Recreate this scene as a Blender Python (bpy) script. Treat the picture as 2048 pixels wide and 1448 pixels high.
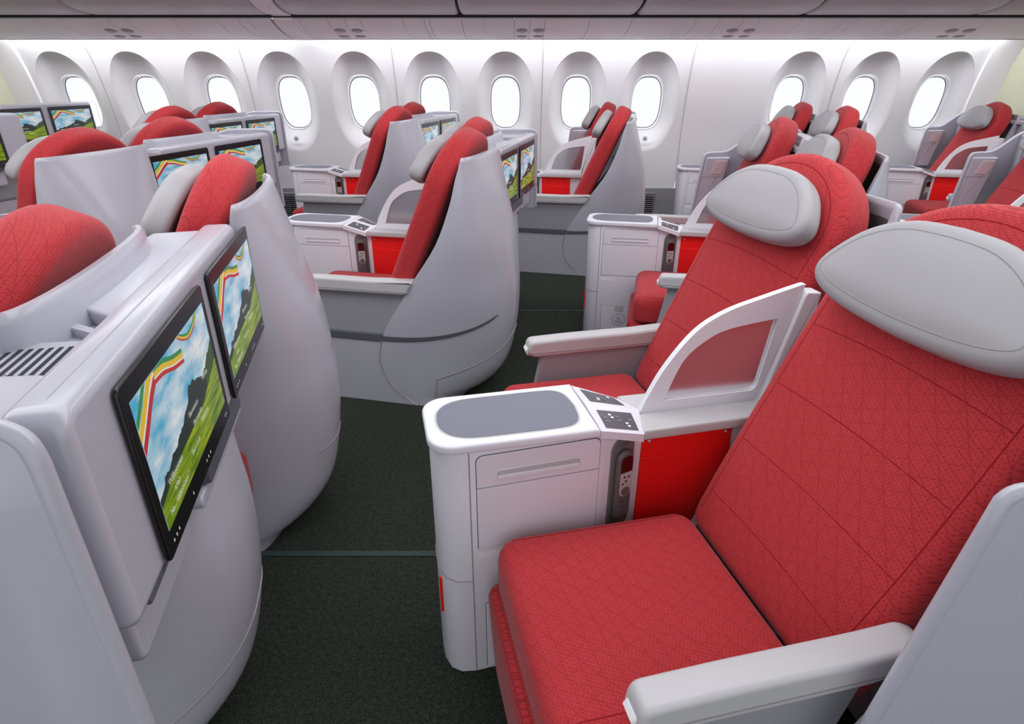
import bpy, bmesh, math, random
from math import sin, cos, pi, radians, sqrt, atan, atan2
from mathutils import Matrix, Vector

for o in list(bpy.data.objects):
    bpy.data.objects.remove(o)
scene = bpy.context.scene
COL = scene.collection
random.seed(7)

# ------------------------------------------------------------------ camera, world, light, exposure
FPX, YH = 1200.0, 151.5
PITCH = atan((724 - YH) / FPX)
CAMH = 1.54
cd = bpy.data.cameras.new('camera')
cd.sensor_width = 36.0
cd.lens = FPX / 2048 * 36.0
cd.clip_start = 0.02
cam = bpy.data.objects.new('camera', cd)
cam.location = (0, 0, CAMH)
cam.rotation_euler = (pi / 2 - PITCH, 0, 0)
COL.objects.link(cam)
scene.camera = cam

world = bpy.data.worlds.new('daylight')
scene.world = world
world.use_nodes = True
bg = world.node_tree.nodes['Background']
bg.inputs['Color'].default_value = (0.955, 0.97, 1.0, 1)
bg.inputs['Strength'].default_value = 0.69


def area_light(name, loc, rot, sx, sy, power, color=(1, 1, 1)):
    l = bpy.data.lights.new(name, 'AREA')
    l.shape = 'RECTANGLE'
    l.size, l.size_y, l.energy, l.color = sx, sy, power, color
    o = bpy.data.objects.new(name, l)
    o.location = loc
    o.rotation_euler = rot
    COL.objects.link(o)
    return o


# two long unseen area lights, added overhead for soft light from above
area_light('overhead_fill_light', (0.0, 1.6, 2.66), (0, 0, 0), 10.0, 1.6, 98, (0.97, 0.98, 1))
area_light('overhead_fill_light', (0.0, 4.4, 2.66), (0, 0, 0), 10.0, 1.2, 76, (0.97, 0.98, 1))

vs = scene.view_settings
vs.view_transform = 'Standard'
vs.look = 'None'
vs.exposure = 0.6
vs.gamma = 1.0
vs.use_curve_mapping = False


# ------------------------------------------------------------------ materials
def lin(c):
    return tuple(((v / 255) / 12.92 if v / 255 <= 0.04045 else ((v / 255 + 0.055) / 1.055) ** 2.4) for v in c)


def base_mat(name, col, rough=0.5, metal=0.0, spec=0.5, coat=0.0):
    m = bpy.data.materials.new(name)
    m.use_nodes = True
    b = m.node_tree.nodes['Principled BSDF']
    b.inputs['Base Color'].default_value = (*lin(col), 1)
    b.inputs['Roughness'].default_value = rough
    b.inputs['Metallic'].default_value = metal
    b.inputs['Specular IOR Level'].default_value = spec
    b.inputs['Coat Weight'].default_value = coat
    b.inputs['Coat Roughness'].default_value = 0.12
    return m


class NT:
    def __init__(s, m):
        s.t = m.node_tree
        s.b = s.t.nodes['Principled BSDF']

    def n(s, typ, **kw):
        nd = s.t.nodes.new(typ)
        for k, v in kw.items():
            setattr(nd, k, v)
        return nd

    def l(s, a, b):
        s.t.links.new(a, b)

    def math(s, op, a, b=None, c=None):
        nd = s.n('ShaderNodeMath', operation=op)
        for i, v in enumerate((a, b, c)):
            if v is None:
                continue
            if isinstance(v, (int, float)):
                nd.inputs[i].default_value = v
            else:
                s.l(v, nd.inputs[i])
        return nd.outputs[0]

    def mix(s, fac, a, b):
        nd = s.n('ShaderNodeMix', data_type='RGBA')
        for sock, v in ((nd.inputs[0], fac), (nd.inputs[6], a), (nd.inputs[7], b)):
            if isinstance(v, (int, float)):
                sock.default_value = v
            elif isinstance(v, tuple):
                sock.default_value = (*v, 1)
            else:
                s.l(v, sock)
        return nd.outputs[2]

    def coord(s, which='Object'):
        tc = s.n('ShaderNodeTexCoord')
        return tc.outputs[which]

    def noise(s, vec, scale, detail=3.0):
        nd = s.n('ShaderNodeTexNoise')
        nd.inputs['Scale'].default_value = scale
        nd.inputs['Detail'].default_value = detail
        s.l(vec, nd.inputs['Vector'])
        return nd.outputs['Fac']

    def bump(s, h, strength=0.3, dist=0.002):
        nd = s.n('ShaderNodeBump')
        nd.inputs['Strength'].default_value = strength
        nd.inputs['Distance'].default_value = dist
        s.l(h, nd.inputs['Height'])
        s.l(nd.outputs[0], s.b.inputs['Normal'])


def plastic(name, col, rough=0.38, coat=0.15):
    m = base_mat(name, col, rough, coat=coat)
    t = NT(m)
    co = t.coord()
    f = t.noise(co, 3.0, 2.0)
    t.l(t.mix(f, tuple(v * 0.975 for v in lin(col)), tuple(min(1, v * 1.02) for v in lin(col))), t.b.inputs['Base Color'])
    t.bump(t.noise(co, 900.0, 1.0), 0.04, 0.0005)
    return m


def fabric(name, col, dark, lite, line_scale=1.0):
    """woven red fabric: short stitches, and fine dark lines crossing into triangles"""
    m = base_mat(name, col, 0.78, spec=0.25)
    t = NT(m)
    co = t.coord()
    sep = t.n('ShaderNodeSeparateXYZ')
    t.l(co, sep.inputs[0])
    x = t.math('ADD', sep.outputs[0], t.math('MULTIPLY', sep.outputs[2], 0.6))
    y = t.math('ADD', sep.outputs[1], t.math('MULTIPLY', sep.outputs[2], 0.8))
    wob = t.math('MULTIPLY', t.math('SUBTRACT', t.noise(co, 22.0, 1.0), 0.5), 0.006)
    # stitches: rows along y, broken along x
    row = t.math('DIVIDE', y, 0.0036)
    rowi = t.math('FLOOR', row)
    rf = t.math('FRACT', row)
    off = t.math('FRACT', t.math('MULTIPLY', rowi, 0.3719))
    xf = t.math('FRACT', t.math('ADD', t.math('DIVIDE', x, 0.017), off))
    dash = t.math('MULTIPLY', t.math('GREATER_THAN', rf, 0.34), t.math('GREATER_THAN', xf, 0.13))
    # triangle lines
    tot = None
    for ang, per, ph in ((62, 0.026, 0.1), (118, 0.031, 0.37), (4, 0.034, 0.2), (36, 0.047, 0.6)):
        a = radians(ang)
        d = t.math('ADD', t.math('MULTIPLY', x, cos(a)), t.math('MULTIPLY', y, sin(a)))
        d = t.math('ADD', d, wob)
        fr = t.math('FRACT', t.math('ADD', t.math('DIVIDE', d, per * line_scale), ph))
        ln = t.math('LESS_THAN', t.math('ABSOLUTE', t.math('SUBTRACT', fr, 0.5)), 0.024)
        tot = ln if tot is None else t.math('MAXIMUM', tot, ln)
    brd = t.noise(co, 9.0, 2.0)
    c0 = t.mix(brd, tuple(v * 0.93 for v in lin(col)), tuple(min(1, v * 1.05) for v in lin(col)))
    c1 = t.mix(dash, lin(dark), c0)
    c2 = t.mix(t.math('MULTIPLY', t.math('MULTIPLY', dash, t.noise(co, 260.0, 1.0)), 0.5), c1, lin(lite))
    c3 = t.mix(t.math('MULTIPLY', tot, 0.52), c2, tuple(v * 0.72 for v in lin(dark)))
    t.l(c3, t.b.inputs['Base Color'])
    t.b.inputs['Sheen Weight'].default_value = 0.12
    h = t.math('SUBTRACT', dash, t.math('MULTIPLY', tot, 1.0))
    t.bump(h, 0.25, 0.0012)
    return m


def leather(name, col):
    m = base_mat(name, col, 0.46, spec=0.4)
    t = NT(m)
    co = t.coord()
    v = t.n('ShaderNodeTexVoronoi')
    v.inputs['Scale'].default_value = 420.0
    t.l(co, v.inputs['Vector'])
    t.bump(v.outputs['Distance'], 0.08, 0.0008)
    t.l(t.mix(t.noise(co, 5.0, 2.0), tuple(k * 0.95 for k in lin(col)), tuple(min(1, k * 1.03) for k in lin(col))), t.b.inputs['Base Color'])
    return m


def carpet(name):
    m = base_mat(name, (40, 48, 42), 0.95, spec=0.1)
    t = NT(m)
    co = t.coord()
    n1 = t.noise(co, 260.0, 2.0)
    n2 = t.noise(co, 70.0, 3.0)
    n3 = t.noise(co, 2.2, 2.0)
    r = t.n('ShaderNodeValToRGB')
    r.color_ramp.elements[0].position = 0.38
    r.color_ramp.elements[1].position = 0.66
    r.color_ramp.elements[0].color = (*lin((17, 21, 19)), 1)
    r.color_ramp.elements[1].color = (*lin((74, 80, 70)), 1)
    s = t.math('ADD', t.math('MULTIPLY', n1, 0.75), t.math('MULTIPLY', n2, 0.25))
    t.l(s, r.inputs[0])
    c = t.mix(t.math('MULTIPLY', n3, 0.5), r.outputs[0], tuple(v for v in lin((34, 44, 34))))
    t.l(c, t.b.inputs['Base Color'])
    t.bump(s, 0.9, 0.006)
    return m


def emit(name, col, strength):
    m = base_mat(name, col, 0.3)
    b = m.node_tree.nodes['Principled BSDF']
    b.inputs['Emission Color'].default_value = (*lin(col), 1)
    b.inputs['Emission Strength'].default_value = strength
    b.inputs['Base Color'].default_value = (0.02, 0.02, 0.02, 1)
    return m


M = {}
M['shell'] = plastic('pale_shell_plastic', (178, 178, 190), 0.28, 0.35)
M['white'] = plastic('white_console_plastic', (224, 222, 232), 0.4, 0.1)
M['divider'] = plastic('bright_divider_plastic', (230, 230, 238), 0.35, 0.2)
M['grey'] = plastic('grey_panel_plastic', (150, 150, 158), 0.45, 0.05)
M['arm'] = plastic('armrest_grey_plastic', (186, 185, 188), 0.42, 0.05)
M['inlay'] = plastic('slate_tray_inlay', (112, 114, 128), 0.5, 0.0)
M['band'] = plastic('dark_trim_band', (86, 88, 98), 0.4, 0.1)
M['gap'] = base_mat('dark_gap', (58, 58, 66), 0.8, spec=0.1)
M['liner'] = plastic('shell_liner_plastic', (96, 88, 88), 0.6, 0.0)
M['red'] = fabric('red_seat_fabric', (182, 42, 49), (158, 30, 38), (206, 78, 80))
M['redside'] = fabric('red_bolster_fabric', (168, 34, 40), (132, 22, 30), (188, 58, 60), 0.9)
M['seam'] = base_mat('red_stitch_thread', (140, 26, 34), 0.8, spec=0.1)
M['pocket'] = base_mat('bright_red_leather', (238, 22, 22), 0.5, spec=0.3)
M['pouch'] = leather('pale_headrest_leather', (160, 159, 163))
M['pipe'] = base_mat('headrest_stitch', (140, 140, 142), 0.7)
M['carpet'] = carpet('dark_green_carpet')
M['strip'] = base_mat('carpet_seam_strip', (38, 56, 54), 0.7)
M['wall'] = plastic('sidewall_panel', (208, 207, 209), 0.5, 0.0)
M['dado'] = plastic('dado_panel', (120, 120, 124), 0.6, 0.0)
M['bin'] = plastic('overhead_bin_plastic', (190, 185, 192), 0.45, 0.05)
M['psu'] = plastic('service_panel_plastic', (240, 236, 242), 0.5, 0.0)
M['lens'] = base_mat('service_lens', (150, 142, 148), 0.4)
M['bulk'] = plastic('bulkhead_laminate', (202, 204, 178), 0.5, 0.0)
M['bezel'] = base_mat('black_bezel', (14, 14, 16), 0.25, spec=0.5)
M['dark'] = base_mat('dark_plastic', (44, 44, 52), 0.4)
M['remote'] = plastic('handset_grey', (96, 92, 94), 0.4, 0.1)
M['cradle'] = plastic('handset_cradle_grey', (110, 106, 108), 0.5, 0.0)
M['keypad'] = plastic('handset_keypad', (178, 172, 172), 0.5, 0.0)
M['lcd'] = base_mat('handset_screen', (70, 8, 14), 0.15)
M['panel'] = base_mat('control_panel_film', (84, 82, 92), 0.35)
M['icon'] = base_mat('white_print', (236, 236, 240), 0.5)
M['iconlo'] = base_mat('grey_print', (112, 112, 122), 0.5)
M['stud'] = base_mat('metal_snap', (205, 190, 188), 0.3, metal=0.6)
M['swatch'] = plastic('reading_light_plate', (196, 176, 180), 0.5, 0.0)
M['cove'] = emit('cove_lamp_diffuser', (250, 251, 255), 21.0)
M['winframe'] = plastic('window_frame', (224, 224, 230), 0.35, 0.1)

g = base_mat('frosted_divider_glass', (214, 212, 216), 0.4)
gb = g.node_tree.nodes['Principled BSDF']
gb.inputs['Transmission Weight'].default_value = 0.92
gb.inputs['IOR'].default_value = 1.12
gb.inputs['Roughness'].default_value = 0.42
M['frost'] = g
g = base_mat('window_glass', (250, 252, 255), 0.02)
gt = g.node_tree
mixn = gt.nodes.new('ShaderNodeMixShader')
tr = gt.nodes.new('ShaderNodeBsdfTransparent')
mixn.inputs[0].default_value = 0.06
gt.links.new(tr.outputs[0], mixn.inputs[1])
gt.links.new(gt.nodes['Principled BSDF'].outputs[0], mixn.inputs[2])
gt.links.new(mixn.outputs[0], gt.nodes['Material Output'].inputs[0])
M['glass'] = g


def screen_sky():
    m = bpy.data.materials.new('screen_sky_picture')
    m.use_nodes = True
    t = NT(m)
    uv = t.coord('UV')
    sep = t.n('ShaderNodeSeparateXYZ')
    t.l(uv, sep.inputs[0])
    mp = t.n('ShaderNodeMapping')
    mp.inputs['Scale'].default_value = (3.2, 4.6, 1)
    t.l(uv, mp.inputs[0])
    n = t.noise(mp.outputs[0], 1.3, 6.0)
    # clouds: whiter towards the horizon and the right
    k = t.math('ADD', t.math('MULTIPLY', sep.outputs[0], 0.22), t.math('MULTIPLY', t.math('SUBTRACT', 1.0, sep.outputs[1]), 0.30))
    f = t.math('ADD', t.math('MULTIPLY', t.math('SUBTRACT', n, 0.5), 3.2), t.math('ADD', k, 0.28))
    cl = t.n('ShaderNodeClamp')
    t.l(f, cl.inputs[0])
    c = t.mix(cl.outputs[0], lin((84, 186, 226)), lin((246, 250, 253)))
    t.l(c, t.b.inputs['Emission Color'])
    t.b.inputs['Emission Strength'].default_value = 0.42
    t.b.inputs['Base Color'].default_value = (0.01, 0.01, 0.01, 1)
    t.b.inputs['Roughness'].default_value = 0.2
    return m


def screen_field():
    m = bpy.data.materials.new('screen_field_picture')
    m.use_nodes = True
    t = NT(m)
    uv = t.coord('UV')
    mp = t.n('ShaderNodeMapping')
    mp.inputs['Scale'].default_value = (4, 26, 1)
    mp.inputs['Rotation'].default_value = (0, 0, 0.35)
    t.l(uv, mp.inputs[0])
    n = t.noise(mp.outputs[0], 1.0, 4.0)
    r = t.n('ShaderNodeValToRGB')
    r.color_ramp.elements[0].position = 0.3
    r.color_ramp.elements[1].position = 0.72
    r.color_ramp.elements[0].color = (*lin((62, 106, 22)), 1)
    r.color_ramp.elements[1].color = (*lin((196, 200, 40)), 1)
    e = r.color_ramp.elements.new(0.5)
    e.color = (*lin((128, 158, 26)), 1)
    t.l(n, r.inputs[0])
    t.l(r.outputs[0], t.b.inputs['Emission Color'])
    t.b.inputs['Emission Strength'].default_value = 0.42
    t.b.inputs['Base Color'].default_value = (0.01, 0.01, 0.01, 1)
    t.b.inputs['Roughness'].default_value = 0.2
    return m


M['sky'] = screen_sky()
M['field'] = screen_field()
for nm, c in (('mount', (30, 46, 40)), ('hill', (52, 84, 30)), ('r_red', (206, 38, 40)), ('r_yel', (246, 200, 40)), ('r_grn', (52, 150, 84)), ('r_wht', (246, 246, 240)), ('s_txt', (248, 250, 240)), ('s_txt2', (196, 204, 208))):
    M[nm] = emit('screen_' + nm, c, 0.42)


# ------------------------------------------------------------------ mesh helpers
def link(name, me, mat=None, parent=None, smooth=True, angle=38):
    if mat is not None:
        for mm in (mat if isinstance(mat, (list, tuple)) else [mat]):
            me.materials.append(M[mm])
    me.validate()
    if smooth:
        for p in me.polygons:
            p.use_smooth = True
        me.set_sharp_from_angle(angle=radians(angle))
    o = bpy.data.objects.new(name, me)
    COL.objects.link(o)
    if parent is not None:
        o.parent = parent
    return o


def mesh(name, V, F, mat, parent=None, smooth=True, angle=38, fix=True, mids=None):
    me = bpy.data.meshes.new(name)
    me.from_pydata([tuple(v) for v in V], [], F)
    if mids:
        for p, i in zip(me.polygons, mids):
            p.material_index = i
    if fix:
        bm = bmesh.new()
        bm.from_mesh(me)
        bmesh.ops.recalc_face_normals(bm, faces=bm.faces)
        bm.to_mesh(me)
        bm.free()
    return link(name, me, mat, parent, smooth, angle)


class G:
    """collects geometry; sy = -1 mirrors it across y = 0"""
    def __init__(s, sy=1):
        s.V, s.F, s.sy = [], [], sy

    def add(s, V, F):
        b = len(s.V)
        s.V += [(v[0], s.sy * v[1], v[2]) for v in V]
        s.F += [[i + b for i in f] for f in F]
        return s

    def build(s, name, mat, parent=None, smooth=True, angle=38):
        return mesh(name, s.V, s.F, mat, parent, smooth, angle)


def rr(x0, x1, y0, y1, r, n=5):
    """rounded rectangle, ccw; r may be one radius or four (x0y0, x1y0, x1y1, x0y1)"""
    if not isinstance(r, (tuple, list)):
        r = (r,) * 4
    P = []
    for (cx, cy, a0, q) in ((x0 + r[0], y0 + r[0], 180, r[0]), (x1 - r[1], y0 + r[1], 270, r[1]), (x1 - r[2], y1 - r[2], 0, r[2]), (x0 + r[3], y1 - r[3], 90, r[3])):
        if q < 0.0042:
            P.append((cx - q * (1 if a0 in (180, 90) else -1), cy - q * (1 if a0 in (180, 270) else -1)))
            continue
        for i in range(n + 1):
            a = radians(a0 + 90 * i / n)
            P.append((cx + q * cos(a), cy + q * sin(a)))
    return P


def inset(P, d):
    n = len(P)
    Q = []
    for i in range(n):
        a, b, c = P[i - 1], P[i], P[(i + 1) % n]
        e1 = (b[0] - a[0], b[1] - a[1])
        e2 = (c[0] - b[0], c[1] - b[1])
        l1, l2 = sqrt(e1[0] ** 2 + e1[1] ** 2) or 1e-9, sqrt(e2[0] ** 2 + e2[1] ** 2) or 1e-9
        n1, n2 = (-e1[1] / l1, e1[0] / l1), (-e2[1] / l2, e2[0] / l2)
        m = (n1[0] + n2[0], n1[1] + n2[1])
        q = m[0] ** 2 + m[1] ** 2
        k = min(2 * d / q, 2.2 * abs(d)) if q > 1e-6 else d
        if d < 0:
            k = max(2 * d / q, -2.2 * abs(d)) if q > 1e-6 else d
        Q.append((b[0] + m[0] * k, b[1] + m[1] * k))
    return Q


def slab(P, T, re=0.006, crown=0.0, rb=None, ne=4, flat=False, z0=0.0):
    """a plate of outline P (ccw), thickness T along z, edges rounded by re (top) and rb (bottom), crowned top"""
    rb = re if rb is None else rb
    n = len(P)
    rings = []
    if rb > 0:
        for i in range(ne + 1):
            a = pi / 2 * i / ne
            rings.append((inset(P, rb * (1 - sin(a))), z0 + rb * (1 - cos(a))))
    else:
        rings.append((P, z0))
    if re > 0:
        for i in range(ne + 1):
            a = pi / 2 * i / ne
            rings.append((inset(P, re * (1 - cos(a))), z0 + T - re + re * sin(a)))
    else:
        rings.append((P, z0 + T))
    V, F = [], []
    for q, z in rings:
        V += [(p[0], p[1], z) for p in q]
    for k in range(len(rings) - 1):
        for i in range(n):
            j = (i + 1) % n
            F.append([k * n + i, k * n + j, (k + 1) * n + j, (k + 1) * n + i])
    top = rings[-1][0]
    last = (len(rings) - 1) * n
    # an inner ring keeps the flat faces flat under smooth shading
    gi = 0.0015 if (max(re, rb) > 0 and min(max(p[0] for p in P) - min(p[0] for p in P), max(p[1] for p in P) - min(p[1] for p in P)) > 0.02) else 0
    if gi:
        b = len(V)
        V += [(p[0], p[1], rings[0][1]) for p in inset(rings[0][0], gi)]
        F += [[i, b + i, b + (i + 1) % n, (i + 1) % n] for i in range(n)]
        F.append([b + i for i in range(n)][::-1])
    else:
        F.append(list(range(n))[::-1])
    if crown <= 0 or flat:
        if gi:
            b = len(V)
            V += [(p[0], p[1], rings[-1][1]) for p in inset(top, gi)]
            F += [[last + i, last + (i + 1) % n, b + (i + 1) % n, b + i] for i in range(n)]
            F.append([b + i for i in range(n)])
        else:
            F.append([last + i for i in range(n)])
    else:
        cx, cy = sum(p[0] for p in top) / n, sum(p[1] for p in top) / n
        prev = last
        for f in (0.9, 0.75, 0.55, 0.32, 0.14, 0.03):
            b = len(V)
            V += [(cx + (p[0] - cx) * f, cy + (p[1] - cy) * f, z0 + T + crown * (1 - f ** 3)) for p in top]
            for i in range(n):
                j = (i + 1) % n
                F.append([prev + i, prev + j, b + j, b + i])
            prev = b
        F.append([prev + i for i in range(n)])
    return V, F


def box(x0, x1, y0, y1, z0, z1, r=0.006, ne=3, ro=0.0):
    return slab(rr(x0, x1, y0, y1, max(ro, r * 1.3 + 0.002), 4), z1 - z0, r, ne=ne, z0=z0)


def xz_slab(P, y0, y1, re=0.004, crown=0.0, ne=3):
    """outline P in (x, z); extruded along y from y0 to y1 (rounded at both)"""
    if area2(P) < 0:
        P = P[::-1]
    V, F = slab(P, y1 - y0, re, crown, ne=ne)
    return [(v[0], y0 + v[2], v[1]) for v in V], F


def yz_slab(P, x0, x1, re=0.004, crown=0.0, ne=3):
    """outline P in (y, z); extruded along x from x0 to x1"""
    if area2(P) < 0:
        P = P[::-1]
    V, F = slab(P, x1 - x0, re, crown, ne=ne)
    return [(x0 + v[2], v[0], v[1]) for v in V], F


def area2(P):
    return sum(P[i][0] * P[(i + 1) % len(P)][1] - P[(i + 1) % len(P)][0] * P[i][1] for i in range(len(P)))


def tube(path, r, n=6, closed=False, bn=None):
    V, F = [], []
    P = [Vector(p) for p in path]
    m = len(P)
    up = Vector((0.13, 0.21, 0.97))
    for i, p in enumerate(P):
        a = P[(i - 1) % m] if (i > 0 or closed) else p
        b = P[(i + 1) % m] if (i < m - 1 or closed) else p
        t = (b - a).normalized()
        s = Vector(bn) if bn is not None else t.cross(up)
        if s.length < 0.05:
            s = t.cross(Vector((1, 0, 0)))
        s.normalize()
        u = s.cross(t)
        rad = r[i] if isinstance(r, (list, tuple)) else r
        for k in range(n):
            a_ = 2 * pi * k / n
            V.append(p + (s * cos(a_) + u * sin(a_)) * rad)
    for i in range(m if closed else m - 1):
        for k in range(n):
            k2 = (k + 1) % n
            i2 = (i + 1) % m
            F.append([i * n + k, i * n + k2, i2 * n + k2, i2 * n + k])
    if not closed:
        F.append([k for k in range(n)][::-1])
        F.append([(m - 1) * n + k for k in range(n)])
    return [tuple(v) for v in V], F


def spline(pts, n=8):
    """Catmull-Rom through the points"""
    out = []
    m = len(pts)
    for i in range(m - 1):
        p0, p1, p2, p3 = pts[max(i - 1, 0)], pts[i], pts[i + 1], pts[min(i + 2, m - 1)]
        for k in range(n):
            t = k / n
            out.append(tuple(0.5 * ((2 * b) + (-a + c) * t + (2 * a - 5 * b + 4 * c - d) * t * t + (-a + 3 * b - 3 * c + d) * t ** 3) for a, b, c, d in zip(p0, p1, p2, p3)))
    out.append(tuple(pts[-1]))
    return out


def interp(tab, x):
    if x <= tab[0][0]:
        return tab[0][1:]
    for a, b in zip(tab, tab[1:]):
        if x <= b[0]:
            t = (x - a[0]) / (b[0] - a[0])
            return tuple(p + (q - p) * t for p, q in zip(a[1:], b[1:]))
    return tab[-1][1:]


def empty(name, label=None, cat=None, group=None, kind=None):
    o = bpy.data.objects.new(name, None)
    o.empty_display_size = 0.1
    COL.objects.link(o)
    tag(o, label, cat, group, kind)
    return o


def tag(o, label=None, cat=None, group=None, kind=None):
    if label:
        o['label'] = label
    if cat:
        o['category'] = cat
    if group:
        o['group'] = group
    if kind:
        o['kind'] = kind
    return o


def copy_tree(o, parent=None):
    c = o.copy()
    COL.objects.link(c)
    if parent is not None:
        mpi = o.matrix_parent_inverse.copy()
        c.parent = parent
        c.matrix_parent_inverse = mpi
    for ch in KIDS.get(o.name, []):
        copy_tree(ch, c)
    return c


KIDS = {}


def index_kids():
    KIDS.clear()
    for o in bpy.data.objects:
        if o.parent:
            KIDS.setdefault(o.parent.name, []).append(o)


# ------------------------------------------------------------------ the setting: floor, sidewall, windows, service rail, bins
XL, XR = -5.2, 5.05
flo = mesh('floor', [(-6.5, -1.5, 0), (6.5, -1.5, 0), (6.5, 7.0, 0), (-6.5, 7.0, 0)], [[0, 1, 2, 3]], 'carpet')
tag(flo, 'dark green speckled carpet on the cabin floor', 'floor', kind='structure')
for yy, hw_ in ((1.637, 0.013), (4.087, 0.011)):
    v, f = box(-6.4, 6.4, yy - hw_, yy + hw_, 0.0, 0.004, 0.0015, 2)
    mesh('carpet_seam_strip', v, f, 'strip', flo)

WALL = [(0.0, 6.85), (0.4, 6.92), (0.9, 6.935), (1.3, 6.88), (1.64, 6.79), (1.84, 6.69), (2.05, 6.55)]


def wy(z):
    return interp(WALL, z)[0]


wallp = spline(WALL, 8)


def wy(z):
    return interp(wallp, z)[0]


WX0, WP = -0.07, 0.758
ZW = 1.285         # window centre height
wall = empty('wall_far', 'pale curved sidewall with oval window recesses', 'wall', kind='structure')


def oval(a, n=2.4):
    c, s = cos(a), sin(a)
    k = (abs(c) ** n + abs(s) ** n) ** (-1 / n)
    return c * k, s * k


def window_cell(xc):
    """one sidewall cell with its flared window recess; rings from the cell border to the window frame"""
    A = [2 * pi * i / 112 for i in range(112)]
    z0, z1 = 0.4, 2.05
    hw = WP / 2
    V = []
    ring = []
    for a in A:        # border of the cell
        c, s = cos(a), sin(a)
        k = min(hw / abs(c) if abs(c) > 1e-6 else 9, ((z1 - ZW) if s > 0 else (ZW - z0)) / abs(s) if abs(s) > 1e-6 else 9)
        ring.append((c * k, s * k))
    out = []
    for a in A:        # crease of the recess
        ox, oz = oval(a, 2.15)
        zz = oz * (0.475 if oz > 0 else 0.50)
        out.append((ox * 0.305, zz))
    inn = []
    for a in A:        # window opening
        ox, oz = oval(a, 2.75)
        inn.append((ox * 0.172, oz * 0.268 - 0.01))
    rings = []
    for t in (0, 0.5, 0.85, 1.0):
        rings.append([(p[0] + (q[0] - p[0]) * t, p[1] + (q[1] - p[1]) * t, 0.0) for p, q in zip(ring, out)])
    for t in (0.01, 0.04, 0.1, 0.18, 0.28, 0.45, 0.62, 0.78, 0.9, 1.0):
        R = []
        for a, p, q in zip(A, out, inn):
            up = max(0.0, sin(a))
            # the flare drops steeply behind the top crease, gently at the sides and below
            up = up * up * (3 - 2 * up)
            e = 0.42 + 1.25 * (1 - up)
            R.append((p[0] + (q[0] - p[0]) * t, p[1] + (q[1] - p[1]) * t, 0.15 * t ** e))
        rings.append(R)
    V = [(xc + x, wy(ZW + z) + d, ZW + z) for R in rings for (x, z, d) in R]
    n = len(A)
    F = [[k * n + i, (k + 1) * n + i, (k + 1) * n + (i + 1) % n, k * n + (i + 1) % n] for k in range(len(rings) - 1) for i in range(n)]
    return V, F, inn


def blank_cell(x0, x1):
    V, F = [], []
    zs = [0.4 + 1.65 * i / 24 for i in range(25)]
    for z in zs:
        V += [(x0, wy(z), z), (x1, wy(z), z)]
    for i in range(24):
        F.append([2 * i, 2 * i + 1, 2 * i + 3, 2 * i + 2])
    return V, F


wins = [-6, -5, -4, -3, -2, -1, 0, 1, 2, 4, 5, 6]
wi = 0
for k in range(-7, 8):
    xc = WX0 + WP * k
    x0, x1 = max(xc - WP / 2, XL - 0.05), min(xc + WP / 2, XR + 0.05)
    if x1 <= x0:
        continue
    if k in wins:
        v, f, inn = window_cell(xc)
        mesh('wall_panel', v, f, 'wall', wall, angle=32, fix=False)
        wi += 1
        w = empty('window_%d' % wi, 'oval cabin window glowing with daylight, number %d from the left' % wi, 'window', kind='structure')
        # frame ring
        yo = lambda p: wy(ZW + p[1]) + 0.15
        path = [(xc + p[0], yo(p) - 0.002, ZW + p[1]) for p in inn]
        v, f = tube(path, 0.009, 6, closed=True)
        mesh('window_frame', v, f, 'winframe', w)
        inn2 = [(p[0] * 0.93, p[1] * 0.955) for p in inn]
        n = len(inn)
        V = [(xc + p[0], yo(p), ZW + p[1]) for p in inn] + [(xc + p[0] * 1.02, yo(p) + 0.07, ZW + p[1] * 1.02) for p in inn]
        F = [[i, (i + 1) % n, n + (i + 1) % n, n + i] for i in range(n)]
        mesh('window_reveal', V, F, 'winframe', w)
        path = [(xc + p[0] * 0.99, yo(p) + 0.035, ZW + p[1] * 0.99) for p in inn2]
        v, f = tube(path, 0.005, 5, closed=True)
        mesh('window_seal', v, f, 'iconlo', w)
        V = [(xc + p[0] * 1.0, yo(p) + 0.05, ZW + p[1] * 1.0) for p in inn] + [(xc, wy(ZW) + 0.2, ZW)]
        F = [[i, (i + 1) % n, n] for i in range(n)]
        mesh('window_pane', V, F, 'glass', w, smooth=False)
        # dimmer button under the window
        zb = 0.925
        bt = [(xc - 0.03 * cos(2 * pi * i / 20), zb + 0.03 * sin(2 * pi * i / 20)) for i in range(20)]
        v, f = xz_slab(bt, wy(zb) - 0.006, wy(zb) + 0.004, 0.003)
        if k in (-3, 2):
            b = mesh('dimmer_button', v, f, 'winframe', w)
            bt = [(xc - 0.016 * cos(2 * pi * i / 16), zb + 0.012 * sin(2 * pi * i / 16)) for i in range(16)]
            v, f = xz_slab(bt, wy(zb) - 0.01, wy(zb), 0.002)
            mesh('button_cap', v, f, 'lens', b)
    else:
        v, f = blank_cell(x0, x1)
        mesh('wall_panel', v, f, 'wall', wall)
# panel joints: a raised batten with a shadow line, every second window
for kk in (-5.5, -3.5, -1.5, 0.5, 2.5, 4.5):
    xj = WX0 + WP * kk
    zs = [0.41 + 1.5 * i / 30 for i in range(31)]
    v, f = tube([(xj - 0.012, wy(z), z) for z in zs], 0.0045, 5)
    mesh('panel_joint', v, f, 'wall', wall)
    v, f = tube([(xj + 0.004, wy(z) + 0.001, z) for z in zs], 0.0035, 5)
    mesh('joint_shadow_gap', v, f, 'lens', wall)
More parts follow.
